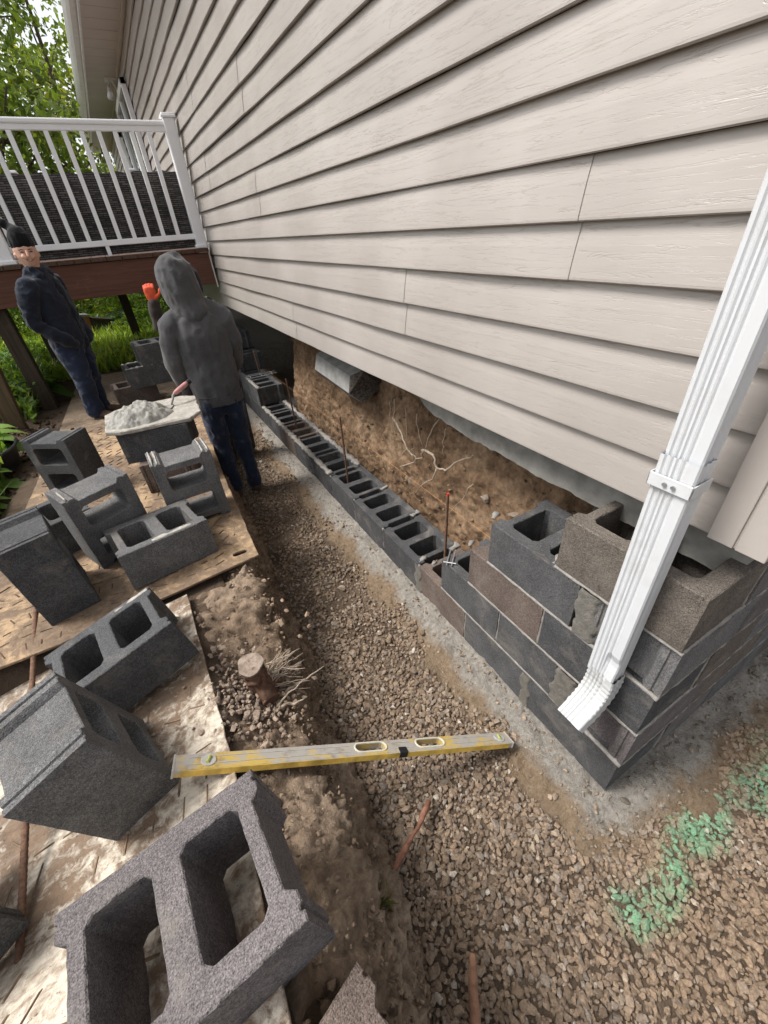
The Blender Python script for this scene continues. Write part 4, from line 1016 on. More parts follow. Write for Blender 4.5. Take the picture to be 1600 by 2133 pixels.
b = MB(); b.tube([(.0, .0, .02), (.008, -.035, .012), (.016, -.075, -.004)], [.036, .038, .036], 14); b.build('root_stub', m_plain('root_bark', (.10, .055, .035), .9, .4, 40, .9, 60), st, True)
disc((.0175, -.080, -.0045), (.2, -.93, -.12), .036, 'sawn_root', m_plain('dark_cut', (.10, .052, .03), .85, .4, 40, .5, 90), st)
def wiggle(p0, p1, k, amp, seed):
    p0, p1 = np.array(p0, float), np.array(p1, float); rg = np.random.default_rng(seed); out = []
    off = np.zeros(3)
    for i in range(k + 1):
        t_ = i / k; off = off * .7 + rg.normal(0, amp, 3) * .6; out.append(tuple(p0 + (p1 - p0) * t_ + off * math.sin(PI * min(1, t_ * 1.2 + .05)) ))
    return out
rg2 = np.random.default_rng(9)
for i in range(34):
    a0 = rg2.uniform(-.9, .9); ln_ = rg2.uniform(.07, .19); p0 = (.05, rg2.uniform(-.02, .06), rg2.uniform(-.05, .06)); p1 = (p0[0] + ln_ * math.cos(a0), p0[1] + ln_ * math.sin(a0) * .8, p0[2] + rg2.uniform(-.03, .07))
    b = MB(); w_ = wiggle(p0, p1, 9, .008, i); b.tube(w_, [.0028 * (1 - .8 * j / 9) + .0005 for j in range(10)], 5); b.build('rootlet', M_ROOT, st, True)
for p0, p1, r_ in (((.06, -.05, -.05), (.28, -.02, -.04), .0075), ((.03, -.10, -.03), (.17, -.075, .02), .006), ((.02, -.11, -.04), (.14, -.13, -.03), .010)):
    b = MB(); b.tube(wiggle(p0, p1, 10, .007, int(r_ * 1e4)), [r_ * (1 - .75 * j / 10) for j in range(11)], 7); b.build('root', M_ROOT, st, True)
# roots dangling from the clay face
ro = empty('root_cluster', tuple(onx(850, 950, .36))); tag(ro, 'pale tangled roots hanging out of the clay face', 'roots')
o0 = np.array(ro.location)
def root_px(pl, r0, r1, xx=.355):
    P = [np.array(onx(u, v, xx - .02 * math.sin(i))) - o0 for i, (u, v) in enumerate(pl)]; d = []
    for a_, c in zip(P[:-1], P[1:]):
        for t_ in (0, .33, .66): d.append(a_ + (c - a_) * t_ + np.random.default_rng(int(abs(a_[1]) * 1e4 + t_ * 10)).normal(0, .005, 3))
    d.append(P[-1]); k = len(d); b = MB(); b.tube([tuple(q) for q in d], [r0 + (r1 - r0) * i / (k - 1) for i in range(k)], 6); b.build('root', M_ROOT, ro, True)
for pl, r0, r1 in ([[(818, 870), (835, 905), (850, 935), (870, 958)], .008, .004], [[(878, 938), (905, 946), (912, 975), (930, 978), (960, 955), (985, 948)], .009, .003], [[(835, 972), (855, 968), (878, 950), (885, 935)], .005, .003], [[(912, 975), (900, 1000), (880, 1010), (862, 1030)], .005, .002], [[(822, 830), (820, 870), (818, 905)], .004, .002], [[(915, 875), (895, 905), (885, 935)], .004, .002], [[(930, 890), (922, 920), (925, 950)], .003, .0015], [[(845, 850), (848, 890), (846, 925)], .003, .0015], [[(870, 860), (868, 895), (880, 930)], .003, .0012], [[(812, 835), (812, 880), (808, 930)], .0022, .001], [[(850, 935), (838, 945), (830, 960)], .003, .001], [[(865, 955), (858, 940), (862, 925)], .003, .001], [[(985, 1010), (960, 1040), (930, 1075)], .003, .001]): root_px(pl, r0, r1)
# sticks in the gravel
b = MB(); b.tube(wiggle(tuple(onz(893, 1668, .02)), tuple(onz(820, 1815, .06)), 10, .006, 3), [.009 + .003 * math.sin(j) for j in range(11)], 8)
tag(b.build('stick', m_plain('red_stick', (.20, .095, .06), .85, .5, 35, .6, 120), None, True), 'short peeling reddish stick across the foot of the bank', 'stick')
b = MB(); p0 = onz(988, 2140, .0); p1 = onz(984, 1985, .10); b.tube(wiggle(tuple(p0 + np.array([-.02, -.03, 0])), tuple(p1), 8, .003, 5), [.016, .0155, .015, .0145, .014, .013, .012, .011, .008], 9)
tag(b.build('stick', m_plain('stake_wood', (.26, .14, .085), .85, .4, 35, .6, 120), None, True), 'pale broken root stake poking up from the gravel', 'stick')
# ------------------------------------------------------------------ deck
deck = empty('deck', (0, 5.4, 0)); tag(deck, 'raised timber deck with brown rim beam and white railing against the siding', 'deck')
DY, DZ = 5.40, 1.68
def dpart(b, name, mat, par=deck, smooth=False):
    o = b.build(name, mat, None, smooth); o.parent = par; o.matrix_parent_inverse = Matrix.Translation((0, -5.4, 0)) if par is deck else par.matrix_world.inverted(); return o
b = MB(); b.box((-3.35, DY, 1.335), (.072, DY + .045, 1.638), bev=.004); dpart(b, 'rim_beam', M_RIM)
for i in range(24):
    x1 = .070 - i * .1425; b = MB(); b.box((x1 - .138, DY - .028, 1.641), (x1, 9.32, 1.678), bev=.004); dpart(b, 'deck_board', M_DECK)
for i in range(5):
    y_ = 5.9 + i * .75; b = MB(); b.box((-3.3, y_, 1.42), (.05, y_ + .04, 1.638)); dpart(b, 'joist', M_POST)
for (px, py, z0) in ((-2.02, 5.55, .2), (-1.98, 7.4, .1), (-.9, 9.0, .1), (-3.2, 9.0, .1), (-3.2, 5.55, .2)):
    b = MB(); b.box((px - .07, py - .07, z0), (px + .07, py + .07, 1.42 if py > 5.8 else 1.33), bev=.006); dpart(b, 'support_post', M_POST)
def railing(y, xs0, xs1, posts, bals, z0, full=True):
    b = MB(); b.box((xs0, y - .034, 2.668), (xs1, y + .034, 2.708), bev=.012); b.box((xs0, y - .022, 2.628), (xs1, y + .022, 2.6685), bev=.004); dpart(b, 'top_rail', M_PVC)
    b = MB(); b.box((xs0, y - .022, 1.765), (xs1, y + .022, 1.815), bev=.005); dpart(b, 'bottom_rail', M_PVC)
    for px in posts:
        b = MB(); b.box((px - .052, y - .052, DZ), (px + .052, y + .052, 2.725), bev=.006); po = dpart(b, 'railing_post', M_PVC)
        b = MB(); b.box((px - .068, y - .068, 2.725), (px + .068, y + .068, 2.745), bev=.006); b.box((px - .058, y - .058, 2.745), (px + .058, y + .058, 2.762), bev=.008); b2 = dpart(b, 'post_cap', M_PVC)
        b = MB(); b.box((px - .068, y - .068, DZ), (px + .068, y + .068, DZ + .035), bev=.008); dpart(b, 'post_base', M_PVC)
    for px in bals:
        b = MB(); b.box((px - .019, y - .019, 1.815), (px + .019, y + .019, 2.628), bev=.003); dpart(b, 'baluster', M_PVC)
RY = 5.46
p_r = float(ony(348, 243, RY)[0])
bx = [float(ony(u, 268, RY)[0]) for u in (307, 272, 237, 203, 167, 130, 93, 55, 15)]
stp = (bx[0] - bx[-1]) / 8; p_l = bx[-1] - 3.2 * stp
bx += [bx[-1] - stp, bx[-1] - 2 * stp]
railing(RY, p_l, p_r, [p_r, p_l], bx, 0)
railing(RY, -3.3, p_l - .052, [-3.28], [p_l - .13 - stp * i for i in range(10)], 0)
railing(9.25, -3.3, -.02, [-3.28, -1.70, -.10], [-.2 - .128 * i for i in range(24) if abs(-.2 - .128 * i + 1.70) > .07], 0)
b = MB(); fx = float(ony(226, 520, RY)[0]); b.box((fx - .018, RY - .018, DZ), (fx + .018, RY + .018, 1.765), bev=.003); dpart(b, 'rail_foot', M_PVC)
b = MB(); b.tube([(.076, DY - .004, 1.30), (.070, DY - .006, 1.72)], .008, 6); dpart(b, 'wall_edge_strip', M_SOFFIT)
# wicker privacy screen behind the front railing
t = NT('dark_wicker', .7, .3); v = t.coord('pos', (1, 1, 1)); s_ = t.sep(v); cmb = t.n('ShaderNodeCombineXYZ'); t.put(cmb.inputs[0], s_[0]); t.put(cmb.inputs[1], s_[2])
br = t.n('ShaderNodeTexBrick', {'Scale': 1.0, 'Mortar Size': .0028, 'Brick Width': .085, 'Row Height': .017, 'Bias': .1}, offset=.5); t.put(br.inputs['Vector'], cmb.outputs[0]); br.inputs['Color1'].default_value = (.05, .046, .045, 1); br.inputs['Color2'].default_value = (.16, .142, .135, 1); br.inputs['Mortar'].default_value = (.008, .008, .008, 1)
t.color(t.mix(t.ramp(t.noise(v, 60, 4), [(.4, 0.0), (.75, .6)]), br.outputs['Color'], (.02, .02, .02))); t.bump(br.outputs['Fac'], .8, .006).node.invert = True
sx0, sx1 = p_l + .1, p_r - .01; xs = np.linspace(sx0, sx1, 120); V = []; zs = [1.69, 1.75, 1.9, 2.1, 2.3, 2.345]
for xx in xs:
    for z in zs: V.append((xx, 5.525 + .008 * math.sin(xx * 48) + .004 * math.sin(xx * 21 + z * 9) - .03 * max(0, 1.76 - z) / .07, z + (.006 * math.sin(xx * 30) if z > 2.3 else 0)))
k = len(zs); Fc = [(i * k + j, (i + 1) * k + j, (i + 1) * k + j + 1, i * k + j + 1) for i in range(len(xs) - 1) for j in range(k - 1)]
V2 = [(x, y + .012, z) for x, y, z in V]; nV = len(V)
o = mesh_obj('privacy_screen', V + V2, Fc + [tuple(i + nV for i in f)[::-1] for f in Fc], t.m, None, True); tag(o, 'dark woven wicker screen fixed behind the white balusters', 'screen')
# things on the deck
pl_ = empty('planter', (float(ony(50, 440, 6.6)[0]), 6.6, DZ)); tag(pl_, 'dark grey plastic planter on a stand behind the deck railing', 'planter')
b = MB(); b.tube([(0, 0, .28), (0, 0, .30), (0, 0, .48), (0, 0, .50), (0, 0, .505)], [.05, .075, .085, .10, .09], 20); b.build('pot', M_BLACK, pl_, True)
for q in range(3): b = MB(); b.tube([(.05 * math.cos(q * 2.1), .05 * math.sin(q * 2.1), .30), (.12 * math.cos(q * 2.1), .12 * math.sin(q * 2.1), 0)], .008, 6); b.build('leg', M_BLACK, pl_)
cp = empty('cup', (float(ony(27, 545, 5.62)[0]), 5.62, DZ)); tag(cp, 'clear cup with round red label beside the person in the black beanie', 'cup')
b = MB(); b.tube([(0, 0, 0), (0, 0, .02), (0, 0, .13)], [.032, .034, .046], 18); b.build('cup_body', m_plain('clear_cup', (.55, .56, .55), .15), cp, True)
b = MB(); b.prism([(.036 * math.cos(PI / 8 + PI / 4 * i), .036 * math.sin(PI / 8 + PI / 4 * i)) for i in range(8)], 0, .003, M=Matrix.Translation((0, -.049, .085)) @ Matrix.Rotation(PI / 2, 4, 'X')); b.build('label_patch', m_plain('red_label', (.45, .03, .05), .5), cp)
b = MB(); b.box((-.026, -.0535, .079), (.026, -.0525, .091)); b.build('label_stripe', m_plain('label_white', (.7, .66, .66), .5, .3, 90), cp)
# white panel leaning below the deck
b = MB(); q0, q1 = ony(343, 596, 6.0), ony(372, 668, 5.9); d_ = Vector(q1) - Vector(q0); b.tube([tuple(q0), tuple(Vector(q0) + d_ * .5), tuple(Vector(q0) + d_ * 2.6)], [(.012, .075)] * 3, 4); tag(b.build('white_board', M_PVC), 'white plastic board leaning under the deck beside the hooded person', 'board')
# garden box
gb = empty('garden_box', (float(ony(190, 690, 10.5)[0]), 10.5, .2)); gb.rotation_euler = (0, .12, .3); tag(gb, 'weathered garden box with grey lid and orange boards in the grass', 'garden box')
b = MB(); b.box((-.20, -.15, 0), (-.02, .15, .46), bev=.01); b.build('board_side', m_wood('orange_board', (.16, .06, .03), (.30, .13, .06), 'z'), gb)
b = MB(); b.box((-.22, -.16, .455), (.0, .16, .50), bev=.008); b.build('cap', M_CONC, gb)
b = MB(); b.box((-.02, -.14, .0), (.34, .2, .40), bev=.012); b.build('box', m_wood('grey_board', (.03, .026, .024), (.07, .06, .052), 'x'), gb)
b = MB(); b.box((-.03, -.17, .40), (.36, .22, .44), bev=.01, M=Matrix.Rotation(.12, 4, 'Y')); b.build('lid', M_POST, gb)
# timber stub and plastic tub among the weeds at the left
q = ony(10, 835, 4.75); b = MB(); b.box((-.07, -.05, -.5), (.07, .05, .42), bev=.008, M=Matrix.Translation(tuple(q)) @ Matrix.Rotation(.10, 4, 'Y'))
tag(b.build('timber_post', m_wood('old_timber', (.06, .042, .022), (.14, .10, .055), 'z')), 'short weathered timber post among the weeds beside the deck', 'post')
tb = empty('plastic_tub', tuple(onz(8, 985, .44) + np.array([-.06, .1, 0]))); tag(tb, 'black plastic tub half hidden by weeds beside the ochre mat', 'tub')
b = MB(); b.tube([(0, 0, 0), (0, 0, .02), (0, 0, .14), (0, 0, .16)], [(.15, .19), (.16, .20), (.19, .24), (.205, .255)], 24, caps=False); b.build('wall', M_BLACK, tb, True)
b = MB(); b.tube([(0, 0, .15), (0, 0, .165), (0, 0, .168)], [(.205, .255), (.215, .265), (.19, .24)], 24, caps=False); b.build('rim', M_BLACK, tb, True)
b = MB(); b.prism([(.16 * math.sin(2 * PI * i / 24), .2 * math.cos(2 * PI * i / 24)) for i in range(24)], .01, .02); b.build('bottom', M_BLACK, tb)

# ------------------------------------------------------------------ vegetation
rv = np.random.default_rng(77)
def leaf_soup(P, N, size, cols, rg, ratio=.5, name='leaves', mat=None, parent=None, fold=.15):
    """one bent diamond leaf per point, pointing along N"""
    n = len(P); N = N / (np.linalg.norm(N, axis=1)[:, None] + 1e-9); r = rg.normal(size=(n, 3)); S = np.cross(N, r); S /= np.linalg.norm(S, axis=1)[:, None] + 1e-9; U = np.cross(S, N)
    L = (size * rg.uniform(.6, 1.35, n))[:, None]; Wd = L * ratio * .5
    V = np.stack([P, P + N * L * .45 + S * Wd + U * L * fold, P + N * L, P + N * L * .45 - S * Wd + U * L * fold], 1).reshape(-1, 3)
    b_ = np.arange(n)[:, None] * 4; T = np.concatenate([b_ + np.array([0, 1, 2]), b_ + np.array([0, 2, 3])])
    C = np.repeat(np.concatenate([cols, np.ones((n, 1))], 1), 4, axis=0)
    return tri_mesh(name, V, T, mat or M_LEAF, parent, colors=C)
def leaf_cols(n, rg, base, spread=.45, yellow=.15):
    c = np.array(base)[None] * rg.uniform(1 - spread, 1 + spread, (n, 1)); y = rg.random(n) < yellow; c[y] = c[y] * np.array([1.7, 1.35, .7]); return np.clip(c, .005, .6)
def tree(name, base, height, crown_c, crown_r, n, size, tint, label, lean=(0, 0), seed=0, trunk_r=.14, low=.35):
    rg = np.random.default_rng(seed); t0 = empty(name, base); tag(t0, label, 'tree', 'trees behind the deck')
    top = np.array([lean[0], lean[1], height])
    tk = MB(); pts = [tuple(top * t_ + np.array([.12 * math.sin(t_ * 5 + seed), .1 * math.cos(t_ * 4), 0])) for t_ in np.linspace(0, 1, 9)]; tk.tube(pts, [trunk_r * (1 - .75 * t_) for t_ in np.linspace(0, 1, 9)], 9); tk.build('trunk', M_BARK, t0, True)
    cl = []
    for i in range(22):
        t_ = rg.uniform(low, .95); p0 = top * t_; a_ = rg.uniform(0, 2 * PI); ln_ = rg.uniform(.5, 1.0) * crown_r[0] * 1.05; el = rg.uniform(.1, .8)
        p1 = p0 + ln_ * np.array([math.cos(a_) * math.cos(el), math.sin(a_) * math.cos(el), math.sin(el)]); mid = (p0 + p1) / 2 + rg.normal(0, .15, 3)
        b = MB(); b.tube([tuple(p0), tuple(p0 * .6 + mid * .4 + rg.normal(0, .04, 3)), tuple(mid), tuple(p1)], [trunk_r * .34 * (1 - .5 * t_), trunk_r * .26, trunk_r * .17, .012], 6); b.build('limb', M_BARK, t0, True)
        for s_ in np.linspace(.35, 1.1, 6): cl.append(p0 + (p1 - p0) * s_ + rg.normal(0, .12, 3))
    for i in range(26):
        d = rg.normal(size=3); d /= np.linalg.norm(d); cl.append(np.array(crown_c) + d * np.array(crown_r) * rg.uniform(.5, 1.0))
    cl = np.array(cl); k = rg.integers(0, len(cl), n); P = cl[k] + rg.normal(0, .30, (n, 3)) * np.array([1, 1, .6])
    shade = rg.uniform(.6, 1.4, len(cl))[k]; C = leaf_cols(n, rg, tint) * shade[:, None]
    N = rg.normal(size=(n, 3)) + np.array([0, 0, -.5])
    leaf_soup(P, N, size, C, rg, .55, 'crown', M_LEAF, t0); return t0
TG = (.150, .205, .036)
def at(u, v, y): return ony(u, v, y)
specs = [(-5, 330, 12.5, 7.0, 'tall leaning tree with dark trunk rising behind the deck railing', (-.5, .4), .15, TG),
         (75, 330, 19.0, 10.0, 'tree with forked grey trunk beyond the deck corner', (-.3, .5), .15, (.135, .19, .034)),
         (150, 330, 24.0, 11.0, 'thin trunked tree beside the far gutter end', (.4, 0), .13, (.165, .225, .036)),
         (-90, 330, 17.0, 10.0, 'broad tree at the outer side of the deck', (.5, 0), .18, (.13, .19, .034)),
         (215, 345, 30.0, 9.0, 'yellow green tree past the end of the house', (0, 0), .16, (.26, .29, .04))]
for i, (u, v, y, hgt, lab, lean, tr_, tint) in enumerate(specs):
    q = at(u, v, y); gz = float(ground_z(np.array([q[0]]), np.array([y]))[0]); lowf = .35 if i < 4 else .15
    r_ = 1.5 + .07 * y
    tree('broadleaf_tree', (q[0], y, gz - .1), hgt, (lean[0], lean[1], hgt * .68), (r_, r_, hgt * .36), 4300, .13 + .003 * y, tint, lab, lean, 40 + i, tr_, lowf)
def bush(base, r, n, size, tint, label, seed, cat='shrub', group='garden shrubs', name='shrub'):
    rg = np.random.default_rng(seed); e = empty(name, base); tag(e, label, cat, group)
    d = rg.normal(size=(n, 3)); d /= np.linalg.norm(d, axis=1)[:, None]; P = d * np.array(r) * (rg.uniform(.35, 1.05, n) ** .6)[:, None]; P[:, 2] = np.abs(P[:, 2]) * .95 + .03
    P *= (1 + .25 * fbm(P, 2.2, 3, seed))[:, None]
    leaf_soup(P, d + np.array([0, 0, .35]) + rg.normal(0, .5, (n, 3)), size, leaf_cols(n, rg, tint), rg, .5, 'foliage', M_LEAF, e)
    for q in range(5):
        a_ = rg.uniform(0, 2 * PI); b = MB(); b.tube([(0, 0, -.05), (.3 * r[0] * math.cos(a_), .3 * r[1] * math.sin(a_), r[2] * .5), (.6 * r[0] * math.cos(a_), .6 * r[1] * math.sin(a_), r[2] * .85)], [.018, .012, .005], 5); b.build('stem', M_BARK, e, True)
    return e
def gz(x, y): return float(ground_z(np.array([x]), np.array([y]))[0])
for i, (u, y, r, n, s_, tint, lab) in enumerate([
    (150, 13.0, (1.0, .8, 1.35), 3000, .10, (.16, .21, .045), 'pale flowering shrub behind the garden box'),
    (215, 17.5, (2.4, 1.2, 1.9), 4200, .14, (.035, .065, .015), 'dark evergreen shrub at the end of the lawn'),
    (285, 12.0, (.9, .9, 1.25), 3000, .10, (.13, .19, .035), 'bright green shrub beyond the raised glove'),
    (345, 10.0, (.9, .8, 1.15), 2600, .09, (.10, .16, .03), 'leafy shrub behind the leaning white board'),
    (60, 14.0, (1.6, 1.0, 1.5), 3200, .12, (.12, .18, .03), 'yellow green shrub beyond the deck posts'),
    (0, 11.5, (1.3, 1.0, 1.3), 3000, .11, (.09, .15, .025), 'rounded shrub outside the corner of the deck')]):
    x_ = float(ony(u, 640, y)[0]); bush((x_, y, gz(x_, y)), r, n, s_, tint, lab, 200 + i)
# broad-leaved weeds and hostas
def broad_plant(x, y, n, L, tint, label, seed, group, name='leafy_weed', up=.7):
    rg = np.random.default_rng(seed); e = empty(name, (x, y, gz(x, y))); tag(e, label, 'plant', group)
    VV, TT, CC = [], [], []; b0 = 0
    for i in range(n):
        a_ = rg.uniform(0, 2 * PI); ln_ = L * rg.uniform(.6, 1.2); el = rg.uniform(.35, 1.25) * up; hb = rg.uniform(0, .5) * L; w = ln_ * rg.uniform(.16, .26)
        d = np.array([math.cos(a_) * math.cos(el), math.sin(a_) * math.cos(el), math.sin(el)]); s_ = np.array([-math.sin(a_), math.cos(a_), 0])
        c = np.clip(np.array(tint) * rg.uniform(.6, 1.45), .004, .6)
        for t_, ww in ((0, .06), (.3, .8), (.6, 1.0), (.85, .6), (1, .02)):
            p = np.array([0, 0, hb]) + d * ln_ * t_ - np.array([0, 0, .55 * ln_ * t_ * t_]); up_ = np.array([0, 0, .25 * w * ww]); VV += [p - s_ * w * ww + up_, p, p + s_ * w * ww + up_]; CC += [c * .95, c * 1.1, c]
        for q in range(4):
            k = b0 + q * 3; TT += [(k, k + 1, k + 4, k + 3), (k + 1, k + 2, k + 5, k + 4)]
        b0 += 15
    C4 = np.concatenate([np.array(CC), np.ones((len(CC), 1))], 1)
    tri_mesh('foliage', np.array(VV), np.array(TT), M_LEAF, e, True, C4); 
    b = MB(); b.tube([(0, 0, -.03), (.01, 0, .25 * L), (.0, .02, .55 * L)], [.012, .008, .004], 5); b.build('stem', M_GRASS_STEM, e, True)
    return e
M_GRASS_STEM = m_plain('green_stem', (.07, .11, .03), .7)
k = 0
for (x0, x1, y0, y1, n, L, tint, lab, grp) in [(-3.3, -2.15, 5.2, 8.5, 24, .40, (.095, .18, .034), 'broad leaved weed growing under the deck posts', 'weeds under the deck'),
                                        (-1.8, -.3, 7.2, 9.5, 22, .26, (.10, .19, .034), 'low leafy weed at the far rim of the muddy mat', 'weeds by the muddy mat'),
                                        (-2.9, -2.12, 2.9, 4.0, 12, .26, (.13, .21, .045), 'feathery weed beside the ochre mat', 'weeds by the ochre mat')]:
    for i in range(n):
        x_, y_ = rv.uniform(x0, x1), rv.uniform(y0, y1); broad_plant(x_, y_, 18, L * rv.uniform(.7, 1.2), tint, lab, 300 + k, grp); k += 1
for i in range(5):
    q = ony(225 + 13 * i, 655, 11.6); broad_plant(float(q[0]), 11.6 + .3 * (i % 2), 26, .48, (.12, .20, .15), 'blue green hosta clump on the lawn beside the garden box', 420 + i, 'hostas', 'hosta', .9)
q = ony(272, 690, 8.3); broad_plant(float(q[0]), 8.3, 16, .30, (.015, .028, .012), 'dark leaved seedling at the rim of the muddy mat', 460, None, 'seedling')
# lawn and undergrowth, uncountable
def blades(n, x0, x1, y0, y1, hgt, tint, seed, name, label, dens=None):
    rg = np.random.default_rng(seed); x = rg.uniform(x0, x1, n); y = y0 + (y1 - y0) * rg.random(n) ** 1.3
    if dens is not None: kp = dens(x, y, rg); x, y = x[kp], y[kp]; n = len(x)
    z = ground_z(x, y); a_ = rg.uniform(0, 2 * PI, n); h = hgt * rg.uniform(.5, 1.5, n); w = .006 + .0012 * y; le = rg.normal(0, .35, (n, 2)) * h[:, None]
    P0 = np.stack([x - w * np.cos(a_), y - w * np.sin(a_), z], -1); P1 = np.stack([x + w * np.cos(a_), y + w * np.sin(a_), z], -1)
    P2 = np.stack([x + le[:, 0] * .4, y + le[:, 1] * .4, z + h * .6], -1); P3 = np.stack([x + le[:, 0], y + le[:, 1], z + h], -1)
    V = np.stack([P0, P1, P2 + (P1 - P0) * .3, P2 - (P1 - P0) * .3, P3], 1).reshape(-1, 3); b_ = np.arange(n)[:, None] * 5
    T = np.concatenate([b_ + np.array([0, 1, 2]), b_ + np.array([0, 2, 3]), b_ + np.array([3, 2, 4])]); C = leaf_cols(n, rg, tint, .4, .2); C = np.repeat(np.concatenate([C, np.ones((n, 1))], 1), 5, axis=0)
    return tag(tri_mesh(name, V, T, M_GRASS, colors=C), label, 'grass', kind='stuff')
blades(52000, -7, 1.5, 7.0, 19, .20, (.27, .37, .060), 5, 'grass', 'bright green lawn and tall grass beyond the deck', lambda x, y, rg: (x < .0) | (y > 15.7))
blades(9000, -4.6, -2.1, 2.0, 7.0, .22, (.115, .18, .036), 6, 'weed_grass', 'dark grass and weeds left of the mats', lambda x, y, rg: (np.exp(-((x + 2.35) / .4) ** 2 - ((y - 4.4) / .8) ** 2) < .45) )
n = 15000; rg = np.random.default_rng(8); x = rg.uniform(-5, -2.05, n); y = rg.uniform(2.2, 9.5, n); kp = (np.exp(-((x + 2.3) / .35) ** 2 - ((y - 4.3) / .8) ** 2) < .40); x, y = x[kp], y[kp]; n = len(x)
P = np.stack([x, y, ground_z(x, y) + rg.uniform(.02, .30, n)], -1); tag(leaf_soup(P, rg.normal(size=(n, 3)) + np.array([0, 0, .6]), .075, leaf_cols(n, rg, (.14, .23, .045)), rg, .5, 'undergrowth', M_LEAF), 'low leafy ground cover under and beside the deck', 'undergrowth', kind='stuff')
# tuft on the bank
rg = np.random.default_rng(3); tf = onz(790, 1890, .12); n = 26; P = tf[None] + rg.normal(0, .008, (n, 3)); tag(leaf_soup(P, np.array([[.5, .1, .5]]) + rg.normal(0, .35, (n, 3)), .05, leaf_cols(n, rg, (.12, .13, .04)), rg, .07, 'grass_tuft', M_GRASS), 'small dry grass tuft low on the trench bank', 'grass')
# ------------------------------------------------------------------ people
def place(root, loc, rz):
    root.location = loc; root.rotation_euler = (0, 0, rz)
M_SKIN = m_plain('skin', (.58, .34, .25), .55, .08, 30, .1, 200, .35); M_LIP = m_plain('lip', (.34, .12, .10), .5); M_EYE = m_plain('eye', (.03, .02, .018), .3); M_TEETH = m_plain('teeth', (.65, .60, .55), .4)
M_HOOD = m_cloth('charcoal_fleece', (.070, .069, .070), (.15, .14, .13), .62, .35); M_JEAN = m_cloth('dusty_denim', (.019, .026, .050), (.15, .15, .17), .56, .5); M_NAVY = m_cloth('navy_canvas', (.017, .020, .031), (.10, .11, .135), .62, .5)
M_BROWN = m_cloth('brown_work_cloth', (.040, .032, .028), (.12, .10, .09), .68, .5); M_KNIT = m_cloth('black_knit', (.008, .008, .009), (.02, .02, .02), .8, .25); M_BOOT = m_cloth('muddy_boot', (.075, .045, .032), (.15, .11, .08), .52, .4); M_GLOVE = m_plain('orange_glove', (.62, .085, .035), .7, .2, 40, .5, 160)
def hand(chains_out, wrist, d, side, palm, scale=1.0, curl=.6):
    """palm plus five bent fingers; d: pointing direction, side: thumb side, palm: palm normal"""
    d, side, palm = Vector(d).normalized(), Vector(side).normalized(), Vector(palm).normalized(); w = Vector(wrist); s = scale
    c = [(*(w), .024 * s, .017 * s), (*(w + d * .035 * s), .036 * s, .016 * s), (*(w + d * .075 * s), .040 * s, .014 * s), (*(w + d * .092 * s), .037 * s, .012 * s)]
    chains_out.append(c)
    for i, (off, ln_) in enumerate(((.030, .070), (.010, .080), (-.010, .075), (-.029, .058))):
        b0 = w + d * .085 * s + side * off * s; p1 = b0 + (d * math.cos(curl * .5) + palm * math.sin(curl * .5)) * ln_ * .45 * s; p2 = p1 + (d * math.cos(curl * 1.3) + palm * math.sin(curl * 1.3)) * ln_ * .32 * s; p3 = p2 + (d * math.cos(curl * 2.0) + palm * math.sin(curl * 2.0)) * ln_ * .25 * s
        chains_out.append([(*b0, .0095 * s), (*p1, .009 * s), (*p2, .0083 * s), (*p3, .007 * s)])
    t0 = w + d * .025 * s + side * .028 * s; t1 = t0 + (d * .6 + side * .75).normalized() * .04 * s; t2 = t1 + (d * .9 + side * .25 + palm * .4).normalized() * .032 * s
    chains_out.append([(*t0, .012 * s), (*t1, .0105 * s), (*t2, .0085 * s)])
# --- person in the grey hoodie, seen from behind, standing in the trench
P1 = empty('person'); tag(P1, 'person in charcoal hoodie with hood up and dusty jeans standing in the trench', 'person')
H1 = [  # local frame: x right, y forward (away from camera), z up, feet at 0
    [(0, .0, .86, .198, .135), (0, .0, 1.0, .200, .14), (0, .0, 1.15, .208, .145), (0, -.01, 1.28, .212, .14), (0, -.005, 1.36, .19, .115), (-.005, .01, 1.41, .11, .09)],
    [(-.19, .0, 1.345, .074, .08), (-.10, .0, 1.385, .070, .085), (.10, .0, 1.385, .070, .085), (.19, .0, 1.345, .074, .08)],
    [(-.195, .0, 1.34, .080, .085), (-.235, .0, 1.24, .074, .08), (-.262, .03, 1.10, .067, .073), (-.25, .09, .98, .058, .062), (-.225, .14, .905, .047, .05)],
    [(.195, .0, 1.34, .080, .085), (.235, .01, 1.22, .072, .078), (.24, .07, 1.08, .066, .07), (.215, .18, .98, .056, .058), (.19, .26, .93, .046, .048)],
    [(-.235, .115, .935, .053, .056), (-.225, .14, .90, .050, .052)]]
hood_part = skin_of(H1, 'hoodie', M_HOOD, P1, .009, 3, .013, 7, 3, .8, post=lambda c: np.stack([c[:, 0], c[:, 1], np.maximum(c[:, 2], .815)], -1))
skin_of([[(0, .0, .78, .204, .140), (0, .0, .92, .207, .142)]], 'hem_band', M_HOOD, P1, .009, 3, .003, 14, 5, post=lambda c: np.stack([c[:, 0], c[:, 1], np.clip(c[:, 2], .798, .868)], -1))
skin_of([[(-.01, -.02, 1.40, .125, .105), (-.02, .0, 1.45, .122, .122), (-.04, .03, 1.52, .136, .142), (-.05, .045, 1.58, .142, .150), (-.055, .05, 1.63, .130, .140)], [(-.10, -.03, 1.395, .03, .03), (-.02, -.085, 1.40, .04, .035), (.08, -.04, 1.40, .03, .03)]], 'hood', M_HOOD, P1, .009, 3, .012, 9, 13, .7)
